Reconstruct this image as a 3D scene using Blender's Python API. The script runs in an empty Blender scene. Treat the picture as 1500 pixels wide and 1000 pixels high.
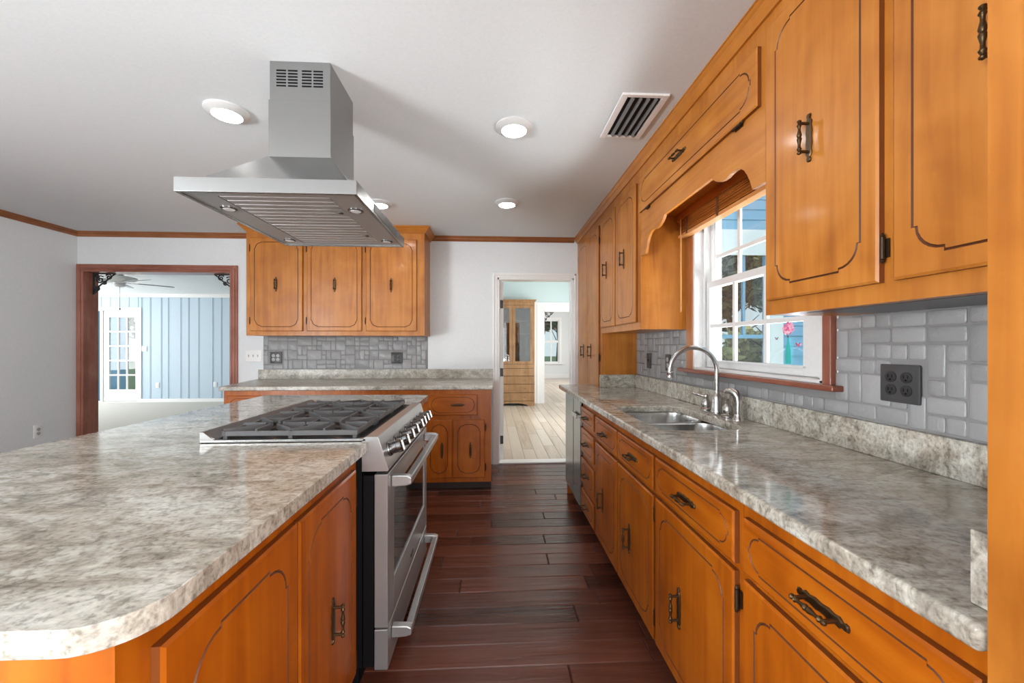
import bpy, bmesh, math, random
from mathutils import Vector, Matrix

C = bpy.context.scene.collection
S = bpy.context.scene
PI = math.pi

# ------------------------------------------------------------------ camera
FPX = 583.0
YAW = math.atan(29.0 / FPX)
cam_data = bpy.data.cameras.new('camera')
cam = bpy.data.objects.new('camera', cam_data)
C.objects.link(cam)
cam.location = (0, 0, 1.275)
cam.rotation_euler = (PI / 2, 0, -YAW)
cam_data.sensor_width = 36.0
cam_data.lens = 36.0 * FPX / 1500.0
cam_data.shift_y = 6.0 / 1500.0
cam_data.clip_start = 0.02
cam_data.clip_end = 200
S.camera = cam

# ------------------------------------------------------------------ world, lights, exposure
S.view_settings.view_transform = 'Standard'
S.view_settings.look = 'None'
S.view_settings.gamma = 1.0
S.view_settings.use_curve_mapping = False
S.view_settings.exposure = 0.05
W = bpy.data.worlds.new('world')
S.world = W
W.use_nodes = True
wn = W.node_tree.nodes
wl = W.node_tree.links
bg = wn['Background']
tc = wn.new('ShaderNodeTexCoord')
sep = wn.new('ShaderNodeSeparateXYZ')
rmp = wn.new('ShaderNodeValToRGB')
rmp.color_ramp.elements[0].position = 0.0
rmp.color_ramp.elements[0].color = (0.74, 0.90, 0.94, 1)
rmp.color_ramp.elements[1].position = 0.7
rmp.color_ramp.elements[1].color = (0.36, 0.66, 0.95, 1)
wl.new(tc.outputs['Generated'], sep.inputs[0])
wl.new(sep.outputs['Z'], rmp.inputs[0])
wl.new(rmp.outputs[0], bg.inputs['Color'])
bg.inputs['Strength'].default_value = 0.85


def area_light(name, loc, rot, sx, sy, power, col=(1, 1, 1)):
    l = bpy.data.lights.new(name, 'AREA')
    l.shape = 'RECTANGLE'
    l.size = sx
    l.size_y = sy
    l.energy = power
    l.color = col
    o = bpy.data.objects.new(name, l)
    o.location = loc
    o.rotation_euler = rot
    C.objects.link(o)
    return o


# unseen fill lamps, added to brighten the rooms from openings mostly out of view
FILL_COL = (0.97, 0.985, 1.0)
area_light('fill_rear', (-1.6, -6.98, 1.25), (PI / 2, 0, 0), 4.7, 2.15, 45, FILL_COL)  # soft frontal fill, added behind the camera
area_light('fill_rear_up', (-1.6, -7.5, 0.35), (PI / 2 + 1.15, 0, 0), 4.7, 0.6, 200, FILL_COL)  # added uplight for the ceiling; no patio is built
area_light('fill_left', (-4.22, -2.0, 1.35), (PI / 2, 0, -PI / 2), 2.2, 1.7, 125, FILL_COL)  # added side fill from the unseen left opening
area_light('fill_right', (1.21, -2.0, 1.35), (PI / 2, 0, 0.97), 1.9, 1.6, 160, FILL_COL)  # added to brighten the left wall
area_light('fill_left_up', (-4.70, -2.0, 0.55), (PI / 2 + 1.25, 0, -PI / 2), 2.2, 0.5, 500, FILL_COL)  # added uplight that lifts the ceiling from low left; no deck built
area_light('fill_right_up', (1.70, -2.0, 0.55), (PI / 2 + 1.25, 0, PI / 2), 2.2, 0.5, 80, FILL_COL)  # added uplight for the ceiling from the right
area_light('fill_sink_window_up', (2.15, 1.87, 0.60), (0, math.radians(128), 0), 1.0, 2.2, 190, FILL_COL)  # hidden below the sill, added to lift the ceiling and left wall
area_light('fill_living', (-10.4, 7.0, 1.5), (PI / 2, 0, -PI / 2), 3.6, 1.8, 195, (0.95, 0.98, 1.0))  # added fill for the living room, out of view
area_light('fill_dining', (2.38, 6.6, 1.5), (PI / 2, 0, PI / 2), 2.4, 1.7, 80, (1.0, 0.98, 0.95))  # added fill for the dining room, out of view
area_light('fill_parlor', (3.85, 12.0, 1.5), (PI / 2, 0, PI / 2), 3.4, 1.8, 120, (1.0, 0.98, 0.96))  # added fill for the far room, out of view
sun = bpy.data.lights.new('sun', 'SUN')
sun.energy = 1.3
sun.angle = 0.05
sun.color = (1.0, 0.95, 0.86)
sun_o = bpy.data.objects.new('sun', sun)
sun_o.rotation_euler = (math.radians(48), 0, math.radians(20))
C.objects.link(sun_o)


# ------------------------------------------------------------------ materials
def nm(name):
    m = bpy.data.materials.new(name)
    m.use_nodes = True
    return m, m.node_tree.nodes, m.node_tree.links, m.node_tree.nodes['Principled BSDF']


def flat(name, col, rough=0.5, metal=0.0, spec=0.5, coat=0.0, bump=0.0, bscale=60.0):
    m, n, l, b = nm(name)
    b.inputs['Base Color'].default_value = (*col, 1)
    b.inputs['Roughness'].default_value = rough
    b.inputs['Metallic'].default_value = metal
    b.inputs['Specular IOR Level'].default_value = spec
    b.inputs['Coat Weight'].default_value = coat
    b.inputs['Coat Roughness'].default_value = 0.15
    t = n.new('ShaderNodeTexCoord')
    nz = n.new('ShaderNodeTexNoise')
    nz.inputs['Scale'].default_value = bscale
    nz.inputs['Detail'].default_value = 4
    l.new(t.outputs['Object'], nz.inputs['Vector'])
    # a slight tonal unevenness so that no surface is perfectly flat
    mx = n.new('ShaderNodeMix')
    mx.data_type = 'RGBA'
    mx.inputs[6].default_value = (*[c * 0.94 for c in col], 1)
    mx.inputs[7].default_value = (*[min(1, c * 1.05) for c in col], 1)
    l.new(nz.outputs['Fac'], mx.inputs[0])
    l.new(mx.outputs[2], b.inputs['Base Color'])
    if bump:
        bp = n.new('ShaderNodeBump')
        bp.inputs['Strength'].default_value = bump
        bp.inputs['Distance'].default_value = 0.004
        l.new(nz.outputs['Fac'], bp.inputs['Height'])
        l.new(bp.outputs[0], b.inputs['Normal'])
    return m


def ramp(n, stops):
    r = n.new('ShaderNodeValToRGB')
    e = r.color_ramp.elements
    while len(e) < len(stops):
        e.new(0.5)
    for i, (p, c) in enumerate(stops):
        e[i].position = p
        e[i].color = (*c, 1)
    return r


def wood(name, dark, mid, light, axis='z', rough=0.38, coat=0.2, scale=1.0, contrast=1.0):
    """varnished timber, grain stretched along one axis"""
    m, n, l, b = nm(name)
    t = n.new('ShaderNodeTexCoord')
    mp = n.new('ShaderNodeMapping')
    k = {'x': (0.9, 14, 14), 'y': (14, 0.9, 14), 'z': (14, 14, 0.9)}[axis]
    mp.inputs['Scale'].default_value = [v * scale for v in k]
    l.new(t.outputs['Object'], mp.inputs['Vector'])
    n1 = n.new('ShaderNodeTexNoise')
    n1.inputs['Scale'].default_value = 1.6
    n1.inputs['Detail'].default_value = 6
    n1.inputs['Distortion'].default_value = 0.8
    l.new(mp.outputs[0], n1.inputs['Vector'])
    n2 = n.new('ShaderNodeTexNoise')
    n2.inputs['Scale'].default_value = 5.0
    n2.inputs['Detail'].default_value = 3
    n2.inputs['Distortion'].default_value = 0.6
    l.new(t.outputs['Object'], n2.inputs['Vector'])
    mx = n.new('ShaderNodeMath')
    mx.operation = 'ADD'
    ma = n.new('ShaderNodeMath')
    ma.operation = 'MULTIPLY'
    ma.inputs[1].default_value = 0.55
    mb = n.new('ShaderNodeMath')
    mb.operation = 'MULTIPLY'
    mb.inputs[1].default_value = 0.45
    l.new(n1.outputs['Fac'], ma.inputs[0])
    l.new(n2.outputs['Fac'], mb.inputs[0])
    l.new(ma.outputs[0], mx.inputs[0])
    l.new(mb.outputs[0], mx.inputs[1])
    r = ramp(n, [(0.32, dark), (0.5, mid), (0.68, light)])
    l.new(mx.outputs[0], r.inputs[0])
    l.new(r.outputs[0], b.inputs['Base Color'])
    b.inputs['Roughness'].default_value = rough
    b.inputs['Coat Weight'].default_value = coat
    b.inputs['Coat Roughness'].default_value = 0.12
    b.inputs['Specular IOR Level'].default_value = 0.3
    bp = n.new('ShaderNodeBump')
    bp.inputs['Strength'].default_value = 0.05
    bp.inputs['Distance'].default_value = 0.002
    l.new(n1.outputs['Fac'], bp.inputs['Height'])
    l.new(bp.outputs[0], b.inputs['Normal'])
    return m


def granite(name, rot=0.0, stretch=2.6, rough=0.09):
    m, n, l, b = nm(name)
    t = n.new('ShaderNodeTexCoord')
    mp = n.new('ShaderNodeMapping')
    mp.inputs['Rotation'].default_value = (0, 0, rot)
    mp.inputs['Scale'].default_value = (1, stretch, stretch * 0.7)
    l.new(t.outputs['Object'], mp.inputs['Vector'])
    big = n.new('ShaderNodeTexNoise')
    big.inputs['Scale'].default_value = 6.5
    big.inputs['Detail'].default_value = 9
    big.inputs['Roughness'].default_value = 0.68
    big.inputs['Distortion'].default_value = 1.3
    l.new(mp.outputs[0], big.inputs['Vector'])
    r1 = ramp(n, [(0.28, (0.15, 0.135, 0.115)), (0.40, (0.30, 0.275, 0.235)), (0.50, (0.43, 0.405, 0.355)),
                  (0.62, (0.545, 0.53, 0.49)), (0.76, (0.42, 0.42, 0.40))])
    l.new(big.outputs['Fac'], r1.inputs[0])
    # broad cloudy patches, cooler grey
    cl = n.new('ShaderNodeTexNoise')
    cl.inputs['Scale'].default_value = 2.1
    cl.inputs['Detail'].default_value = 4
    cl.inputs['Distortion'].default_value = 0.8
    l.new(mp.outputs[0], cl.inputs['Vector'])
    r2 = ramp(n, [(0.38, (0.86, 0.83, 0.79)), (0.64, (1.08, 1.11, 1.12))])
    l.new(cl.outputs['Fac'], r2.inputs[0])
    mul = n.new('ShaderNodeMix')
    mul.data_type = 'RGBA'
    mul.blend_type = 'MULTIPLY'
    mul.inputs[0].default_value = 1.0
    l.new(r1.outputs[0], mul.inputs[6])
    l.new(r2.outputs[0], mul.inputs[7])
    # crystals
    sp = n.new('ShaderNodeTexNoise')
    sp.inputs['Scale'].default_value = 95
    sp.inputs['Detail'].default_value = 3
    l.new(t.outputs['Object'], sp.inputs['Vector'])
    r3 = ramp(n, [(0.33, (0.56, 0.54, 0.51)), (0.47, (1, 1, 1)), (0.70, (1.18, 1.18, 1.16))])
    l.new(sp.outputs['Fac'], r3.inputs[0])
    sw = n.new('ShaderNodeTexNoise')
    sw.inputs['Scale'].default_value = 14
    sw.inputs['Detail'].default_value = 7
    sw.inputs['Roughness'].default_value = 0.7
    sw.inputs['Distortion'].default_value = 2.4
    l.new(mp.outputs[0], sw.inputs['Vector'])
    r4 = ramp(n, [(0.34, (0.58, 0.56, 0.53)), (0.46, (0.92, 0.91, 0.90)), (0.56, (1.10, 1.10, 1.08)), (0.66, (1.28, 1.28, 1.26))])
    l.new(sw.outputs['Fac'], r4.inputs[0])
    mu3 = n.new('ShaderNodeMix')
    mu3.data_type = 'RGBA'
    mu3.blend_type = 'MULTIPLY'
    mu3.inputs[0].default_value = 0.7
    l.new(mul.outputs[2], mu3.inputs[6])
    l.new(r4.outputs[0], mu3.inputs[7])
    mul = mu3
    mu2 = n.new('ShaderNodeMix')
    mu2.data_type = 'RGBA'
    mu2.blend_type = 'MULTIPLY'
    mu2.inputs[0].default_value = 0.8
    l.new(mul.outputs[2], mu2.inputs[6])
    l.new(r3.outputs[0], mu2.inputs[7])
    l.new(mu2.outputs[2], b.inputs['Base Color'])
    b.inputs['Roughness'].default_value = rough
    b.inputs['Specular IOR Level'].default_value = 0.5
    return m


def planks(name, stops, axis='x', rough=0.3, bump=0.25, gl=0.0):
    """boards: tone by island, grain along one axis, hand scraped relief"""
    m, n, l, b = nm(name)
    g = n.new('ShaderNodeNewGeometry')
    t = n.new('ShaderNodeTexCoord')
    mp = n.new('ShaderNodeMapping')
    mp.inputs['Scale'].default_value = (1.3, 22, 1) if axis == 'x' else (22, 1.3, 1)
    l.new(t.outputs['Object'], mp.inputs['Vector'])
    nz = n.new('ShaderNodeTexNoise')
    nz.noise_dimensions = '4D'
    nz.inputs['Scale'].default_value = 1.5
    nz.inputs['Detail'].default_value = 6
    nz.inputs['Distortion'].default_value = 0.7
    l.new(mp.outputs[0], nz.inputs['Vector'])
    mw = n.new('ShaderNodeMath')
    mw.operation = 'MULTIPLY'
    mw.inputs[1].default_value = 37.0
    l.new(g.outputs['Random Per Island'], mw.inputs[0])
    l.new(mw.outputs[0], nz.inputs['W'])
    a = n.new('ShaderNodeMath')
    a.operation = 'MULTIPLY_ADD'
    a.inputs[1].default_value = 0.45
    l.new(g.outputs['Random Per Island'], a.inputs[0])
    c2 = n.new('ShaderNodeMath')
    c2.operation = 'MULTIPLY'
    c2.inputs[1].default_value = 0.6
    l.new(nz.outputs['Fac'], c2.inputs[0])
    l.new(c2.outputs[0], a.inputs[2])
    r = ramp(n, stops)
    l.new(a.outputs[0], r.inputs[0])
    l.new(r.outputs[0], b.inputs['Base Color'])
    b.inputs['Roughness'].default_value = rough
    bp = n.new('ShaderNodeBump')
    bp.inputs['Strength'].default_value = bump
    bp.inputs['Distance'].default_value = 0.006
    l.new(nz.outputs['Fac'], bp.inputs['Height'])
    l.new(bp.outputs[0], b.inputs['Normal'])
    return m


def steel(name, col=(0.47, 0.47, 0.465), rough=0.20, axis='x', metal=1.0):
    m, n, l, b = nm(name)
    t = n.new('ShaderNodeTexCoord')
    mp = n.new('ShaderNodeMapping')
    mp.inputs['Scale'].default_value = {'x': (2, 260, 260), 'y': (260, 2, 260), 'z': (260, 260, 2)}[axis]
    l.new(t.outputs['Object'], mp.inputs['Vector'])
    nz = n.new('ShaderNodeTexNoise')
    nz.inputs['Scale'].default_value = 1.0
    nz.inputs['Detail'].default_value = 3
    l.new(mp.outputs[0], nz.inputs['Vector'])
    mr = n.new('ShaderNodeMapRange')
    mr.inputs['To Min'].default_value = rough - 0.02
    mr.inputs['To Max'].default_value = rough + 0.05
    l.new(nz.outputs['Fac'], mr.inputs['Value'])
    l.new(mr.outputs[0], b.inputs['Roughness'])
    b.inputs['Base Color'].default_value = (*col, 1)
    b.inputs['Metallic'].default_value = metal
    return m


def emit(name, col, strength):
    m, n, l, b = nm(name)
    b.inputs['Base Color'].default_value = (*col, 1)
    b.inputs['Emission Color'].default_value = (*col, 1)
    b.inputs['Emission Strength'].default_value = strength
    return m


def glass(name, tint=(1, 1, 1), refl=0.10):
    m = bpy.data.materials.new(name)
    m.use_nodes = True
    n, l = m.node_tree.nodes, m.node_tree.links
    n.clear()
    o = n.new('ShaderNodeOutputMaterial')
    mx = n.new('ShaderNodeMixShader')
    tr = n.new('ShaderNodeBsdfTransparent')
    tr.inputs[0].default_value = (*tint, 1)
    gl = n.new('ShaderNodeBsdfGlossy')
    gl.inputs['Roughness'].default_value = 0.02
    lw = n.new('ShaderNodeLayerWeight')
    lw.inputs['Blend'].default_value = 0.5
    pw = n.new('ShaderNodeMath')
    pw.operation = 'POWER'
    pw.inputs[1].default_value = 4.0
    l.new(lw.outputs['Facing'], pw.inputs[0])
    fa = n.new('ShaderNodeMath')
    fa.operation = 'MULTIPLY_ADD'
    fa.inputs[1].default_value = 0.5
    fa.inputs[2].default_value = refl * 0.4
    l.new(pw.outputs[0], fa.inputs[0])
    l.new(fa.outputs[0], mx.inputs[0])
    l.new(tr.outputs[0], mx.inputs[1])
    l.new(gl.outputs[0], mx.inputs[2])
    l.new(mx.outputs[0], o.inputs[0])
    return m


def leafmat(name, stops):
    m, n, l, b = nm(name)
    g = n.new('ShaderNodeNewGeometry')
    r = ramp(n, stops)
    l.new(g.outputs['Random Per Island'], r.inputs[0])
    l.new(r.outputs[0], b.inputs['Base Color'])
    b.inputs['Roughness'].default_value = 0.6
    return m


def tilemat(name):
    m, n, l, b = nm(name)
    g = n.new('ShaderNodeNewGeometry')
    t = n.new('ShaderNodeTexCoord')
    nz = n.new('ShaderNodeTexNoise')
    nz.inputs['Scale'].default_value = 95
    nz.inputs['Detail'].default_value = 5
    l.new(t.outputs['Object'], nz.inputs['Vector'])
    nb = n.new('ShaderNodeTexNoise')
    nb.noise_dimensions = '4D'
    nb.inputs['Scale'].default_value = 14
    l.new(t.outputs['Object'], nb.inputs['Vector'])
    mw = n.new('ShaderNodeMath')
    mw.operation = 'MULTIPLY'
    mw.inputs[1].default_value = 50
    l.new(g.outputs['Random Per Island'], mw.inputs[0])
    l.new(mw.outputs[0], nb.inputs['W'])
    r = ramp(n, [(0.0, (0.275, 0.28, 0.285)), (1.0, (0.345, 0.35, 0.355))])
    l.new(g.outputs['Random Per Island'], r.inputs[0])
    l.new(r.outputs[0], b.inputs['Base Color'])
    b.inputs['Roughness'].default_value = 0.33
    ad = n.new('ShaderNodeMath')
    ad.operation = 'MULTIPLY'
    l.new(nz.outputs['Fac'], ad.inputs[0])
    l.new(nb.outputs['Fac'], ad.inputs[1])
    bp = n.new('ShaderNodeBump')
    bp.inputs['Strength'].default_value = 0.55
    bp.inputs['Distance'].default_value = 0.006
    l.new(ad.outputs[0], bp.inputs['Height'])
    l.new(bp.outputs[0], b.inputs['Normal'])
    return m


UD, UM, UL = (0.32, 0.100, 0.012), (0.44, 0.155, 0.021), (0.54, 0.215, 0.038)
M = dict(
    wz=wood('maple_upright', UD, UM, UL, 'z'),
    wy=wood('maple_lengthwise', UD, UM, UL, 'y'),
    wx=wood('maple_crosswise', UD, UM, UL, 'x'),
    bz=wood('maple_shaded_upright', (0.255, 0.054, 0.002), (0.375, 0.090, 0.003), (0.475, 0.135, 0.007), 'z'),  # same maple as the wall cabinets; dimmer light below put into its colour
    by=wood('maple_shaded_lengthwise', (0.255, 0.054, 0.002), (0.375, 0.090, 0.003), (0.475, 0.135, 0.007), 'y'),
    bx=wood('maple_shaded_crosswise', (0.255, 0.054, 0.002), (0.375, 0.090, 0.003), (0.475, 0.135, 0.007), 'x'),
    groove=flat('dark_groove', (0.10, 0.030, 0.009), 0.5),
    edge=flat('dark_door_edge', (0.19, 0.052, 0.010), 0.4),
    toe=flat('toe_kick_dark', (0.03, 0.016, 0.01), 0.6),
    red=wood('red_brown_trim', (0.20, 0.062, 0.036), (0.29, 0.105, 0.068), (0.38, 0.16, 0.115), 'z', 0.35, 0.3),
    redx=wood('red_brown_trim_crosswise', (0.20, 0.062, 0.036), (0.29, 0.105, 0.068), (0.38, 0.16, 0.115), 'x', 0.35, 0.3),
    redy=wood('red_brown_sill', (0.16, 0.045, 0.025), (0.23, 0.075, 0.045), (0.30, 0.11, 0.07), 'y', 0.35, 0.3),
    crownx=wood('brown_crown_crosswise', (0.20, 0.065, 0.02), (0.27, 0.095, 0.03), (0.34, 0.13, 0.05), 'x', 0.35, 0.3),
    crowny=wood('brown_crown_lengthwise', (0.20, 0.065, 0.02), (0.27, 0.095, 0.03), (0.34, 0.13, 0.05), 'y', 0.35, 0.3),
    gi=granite('granite_island', 0.35, 2.0),
    gr=granite('granite_sink_run', 0.75, 2.6),
    gb=granite('granite_back_run', 0.0, 1.3, rough=0.3),
    tile=tilemat('grey_painted_tile'),
    grout=flat('grey_grout', (0.24, 0.24, 0.24), 0.7),
    wall=flat('white_wall_paint', (0.73, 0.76, 0.775), 0.6, bump=0.04),
    ceil=flat('ceiling_paint', (0.72, 0.76, 0.775), 0.8, bump=0.10, bscale=90),
    white=flat('white_gloss_paint', (0.82, 0.82, 0.81), 0.35),
    vinyl=flat('white_vinyl', (0.66, 0.67, 0.67), 0.3),
    louvre=flat('grey_louvre', (0.16, 0.16, 0.16), 0.5),
    casing=wood('lit_casing_wood', (0.26, 0.085, 0.022), (0.37, 0.135, 0.040), (0.46, 0.19, 0.07), 'z', 0.35, 0.3),  # same wood as the red casing, its lit look put into the colour
    greyp=flat('grey_plate', (0.48, 0.48, 0.47), 0.4),
    floor=planks('mahogany_planks', [(0.2, (0.038, 0.011, 0.007)), (0.5, (0.100, 0.030, 0.018)), (0.85, (0.170, 0.056, 0.033))], 'x', 0.23, 0.65),
    pale=planks('pale_hickory_planks', [(0.12, (0.30, 0.22, 0.16)), (0.35, (0.52, 0.43, 0.345)), (0.85, (0.63, 0.545, 0.46))], 'y', 0.3, 0.05),
    gap=flat('plank_gap', (0.012, 0.006, 0.005), 0.8),
    gap2=flat('pale_plank_gap', (0.25, 0.18, 0.12), 0.8),
    carpet=flat('beige_carpet', (0.58, 0.55, 0.50), 0.95, bump=0.4, bscale=160),
    blue=flat('blue_panelling', (0.47, 0.58, 0.67), 0.5),
    teal=flat('pale_teal_paint', (0.56, 0.68, 0.69), 0.6),
    steel=steel('brushed_steel', axis='x'),
    steely=steel('brushed_steel_lengthwise', (0.44, 0.445, 0.445), 0.28, axis='y', metal=0.7),
    steeld=steel('brushed_steel_oven_door', (0.40, 0.405, 0.405), 0.28, axis='z', metal=0.65),
    steelr=steel('brushed_steel_rim', (0.30, 0.30, 0.295), 0.20, axis='x'),
    steelz=steel('brushed_steel_upright', (0.37, 0.37, 0.365), 0.22, axis='z'),
    sinks=steel('sink_steel', (0.66, 0.66, 0.65), 0.22, axis='y'),
    nickel=flat('brushed_nickel', (0.52, 0.515, 0.50), 0.24, metal=1.0),
    chromed=flat('dark_chrome', (0.22, 0.22, 0.22), 0.2, metal=1.0),
    iron=flat('cast_iron', (0.085, 0.085, 0.087), 0.5, bump=0.1, bscale=300),
    enamel=flat('black_enamel', (0.014, 0.014, 0.015), 0.38, spec=0.35),
    black=flat('black_plastic', (0.025, 0.025, 0.027), 0.35),
    blackm=flat('black_side', (0.004, 0.004, 0.005), 0.6, spec=0.15),
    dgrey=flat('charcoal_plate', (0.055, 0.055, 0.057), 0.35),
    brass=flat('antique_brass', (0.085, 0.050, 0.022), 0.36, metal=0.75, bump=0.2, bscale=200),
    hinge=flat('dark_bronze', (0.05, 0.028, 0.014), 0.45, metal=0.6),
    filt=steel('baffle_steel', (0.40, 0.405, 0.405), 0.3, axis='x', metal=0.7),
    ring=flat('light_trim_ring', (0.58, 0.58, 0.575), 0.4),
    lamp=emit('lamp_diffuser', (1.0, 0.98, 0.95), 55.0),
    lens=flat('spot_lens', (0.75, 0.75, 0.74), 0.1),
    ovg=flat('oven_glass', (0.015, 0.015, 0.016), 0.04, spec=0.9),
    glass=glass('window_glass'),
    cglass=glass('cabinet_glass', (0.80, 0.84, 0.88), 0.5),
    slat=wood('blind_slats', (0.22, 0.065, 0.012), (0.32, 0.105, 0.02), (0.42, 0.155, 0.035), 'y', 0.35, 0.3),
    rail=wood('blind_rail', (0.42, 0.18, 0.05), (0.55, 0.26, 0.09), (0.62, 0.32, 0.13), 'y', 0.35, 0.3),
    cord=flat('brown_cord', (0.10, 0.04, 0.015), 0.7),
    oak=wood('oak_hutch', (0.22, 0.11, 0.045), (0.32, 0.17, 0.075), (0.42, 0.24, 0.12), 'z', 0.4, 0.2),
    siding=flat('blue_siding', (0.20, 0.42, 0.60), 0.55),
    sidingw=flat('pale_siding', (0.62, 0.72, 0.78), 0.55),
    extw=flat('exterior_white', (0.72, 0.80, 0.82), 0.5),
    grass=flat('grass', (0.12, 0.18, 0.05), 0.9),
    bark=flat('bark', (0.10, 0.075, 0.05), 0.9),
    leaf=leafmat('leaves_olive', [(0.0, (0.05, 0.075, 0.02)), (0.5, (0.14, 0.17, 0.05)), (1.0, (0.30, 0.30, 0.10))]),
    leafy=leafmat('leaves_yellow', [(0.0, (0.20, 0.20, 0.05)), (0.5, (0.42, 0.40, 0.12)), (1.0, (0.60, 0.55, 0.22))]),
    leafr=leafmat('leaves_autumn', [(0.0, (0.10, 0.16, 0.06)), (0.6, (0.25, 0.28, 0.12)), (1.0, (0.55, 0.30, 0.18))]),
    bottle=flat('decal_teal', (0.03, 0.42, 0.40), 0.3),
    pink=leafmat('decal_petals', [(0.0, (0.55, 0.05, 0.18)), (0.5, (0.80, 0.25, 0.42)), (1.0, (0.90, 0.65, 0.72))]),
    redb=flat('decal_red', (0.50, 0.05, 0.12), 0.4),
    brownb=flat('decal_brown', (0.10, 0.06, 0.05), 0.4),
    fanb=flat('fan_blade_grey', (0.33, 0.34, 0.38), 0.4),
    wire=flat('black_metal_scroll', (0.02, 0.02, 0.022), 0.5),
)


# ------------------------------------------------------------------ mesh helpers
class Fr:
    """local frame: u along a run, w out of its face, v up"""
    def __init__(s, o=(0, 0, 0), u=(1, 0, 0), w=(0, -1, 0), v=(0, 0, 1)):
        s.o, s.u, s.w, s.v = Vector(o), Vector(u), Vector(w), Vector(v)

    def __call__(s, p):
        return s.o + s.u * p[0] + s.w * p[1] + s.v * p[2]


class Id:
    def __call__(s, p):
        return Vector(p)


ID = Id()


class MB:
    def __init__(s, fr=ID):
        s.v, s.f, s.m, s.fr = [], [], [], fr

    def add(s, verts, faces, mi=0):
        b = len(s.v)
        s.v += [s.fr(p) for p in verts]
        for f in faces:
            s.f.append([i + b for i in f])
            s.m.append(mi)
        return s

    def box(s, a0, a1, b0, b1, c0, c1, mi=0):
        vs = [(x, y, z) for x in (a0, a1) for y in (b0, b1) for z in (c0, c1)]
        return s.add(vs, [(0, 1, 3, 2), (4, 6, 7, 5), (0, 4, 5, 1), (2, 3, 7, 6), (0, 2, 6, 4), (1, 5, 7, 3)], mi)

    def hexa(s, p, mi=0):
        """8 points: bottom ring 0-3, top ring 4-7"""
        return s.add(p, [(3, 2, 1, 0), (4, 5, 6, 7), (0, 1, 5, 4), (1, 2, 6, 5), (2, 3, 7, 6), (3, 0, 4, 7)], mi)

    def prism(s, poly, c0, c1, axis=2, mi=0):
        """polygon in the other two axes, extruded along axis"""
        n = len(poly)

        def pt(p, c):
            if axis == 2:
                return (p[0], p[1], c)
            if axis == 1:
                return (p[0], c, p[1])
            return (c, p[0], p[1])
        vs = [pt(p, c0) for p in poly] + [pt(p, c1) for p in poly]
        fs = [list(range(n))[::-1], list(range(n, 2 * n))]
        fs += [(i, (i + 1) % n, n + (i + 1) % n, n + i) for i in range(n)]
        return s.add(vs, fs, mi)

    def loops(s, rings, cap0=True, cap1=True, mi=0, mis=None):
        n = len(rings[0])
        vs = [p for r in rings for p in r]
        b = len(s.v)
        s.v += [s.fr(p) for p in vs]
        for k in range(len(rings) - 1):
            for i in range(n):
                j = (i + 1) % n
                s.f.append([b + k * n + i, b + k * n + j, b + (k + 1) * n + j, b + (k + 1) * n + i])
                s.m.append(mis[k] if mis else mi)
        if cap0:
            s.f.append([b + i for i in range(n)][::-1])
            s.m.append(mi)
        if cap1:
            s.f.append([b + (len(rings) - 1) * n + i for i in range(n)])
            s.m.append(mi)
        return s

    def lathe(s, prof, o, axis=(0, 0, 1), n=20, mi=0):
        """profile [(r, h)] round an axis through o"""
        a = Vector(axis).normalized()
        t = a.orthogonal().normalized()
        q = a.cross(t)
        o = Vector(o)
        rings = []
        for r, h in prof:
            r = max(r, 0.0003)
            rings.append([o + a * h + (t * math.cos(2 * PI * i / n) + q * math.sin(2 * PI * i / n)) * r for i in range(n)])
        return s.loops(rings, mi=mi)

    def cyl(s, p0, p1, r, n=16, mi=0):
        d = Vector(p1) - Vector(p0)
        return s.lathe([(r, 0), (r, d.length)], p0, d, n, mi)

    def tube(s, pts, r, n=10, mi=0):
        pts = [Vector(p) for p in pts]
        rs = r if isinstance(r, (list, tuple)) else [r] * len(pts)
        rings = []
        t = (pts[1] - pts[0]).normalized()
        nrm = t.orthogonal().normalized()
        for i, p in enumerate(pts):
            d = (pts[min(i + 1, len(pts) - 1)] - pts[max(i - 1, 0)]).normalized()
            nrm = (nrm - d * nrm.dot(d)).normalized()
            q = d.cross(nrm)
            rings.append([p + (nrm * math.cos(2 * PI * k / n) + q * math.sin(2 * PI * k / n)) * rs[i] for k in range(n)])
        return s.loops(rings, mi=mi)

    def mesh(s, name, mats, smooth=True, off=Vector((0, 0, 0)), recalc=True, sharp=38):
        me = bpy.data.meshes.new(name)
        me.from_pydata([tuple(p - off) for p in s.v], [], s.f)
        for m in (mats if isinstance(mats, (list, tuple)) else [mats]):
            me.materials.append(M[m] if isinstance(m, str) else m)
        me.polygons.foreach_set('material_index', s.m)
        if recalc:
            bm = bmesh.new()
            bm.from_mesh(me)
            bmesh.ops.recalc_face_normals(bm, faces=bm.faces)
            bm.to_mesh(me)
            bm.free()
        if smooth:
            me.shade_smooth()
            me.set_sharp_from_angle(angle=math.radians(sharp))
        return me

    def build(s, name, mats, parent=None, bevel=0.0, seg=2, smooth=True, recalc=True, origin=None, sharp=38):
        off = ROOT.get(parent.name, Vector((0, 0, 0))) if parent else (Vector(origin) if origin else Vector((0, 0, 0)))
        o = bpy.data.objects.new(name, s.mesh(name, mats, smooth, off, recalc, sharp))
        C.objects.link(o)
        if parent:
            o.parent = parent
        else:
            o.location = off
        ROOT[o.name] = off
        if bevel:
            bv = o.modifiers.new('bevel', 'BEVEL')
            bv.width = bevel
            bv.segments = seg
            bv.limit_method = 'ANGLE'
            bv.harden_normals = True
            bv.angle_limit = math.radians(40)
        return o


ROOT = {}


def tag(o, label=None, cat=None, group=None, kind=None):
    if label:
        o['label'] = label
    if cat:
        o['category'] = cat
    if group:
        o['group'] = group
    if kind:
        o['kind'] = kind
    return o


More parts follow.
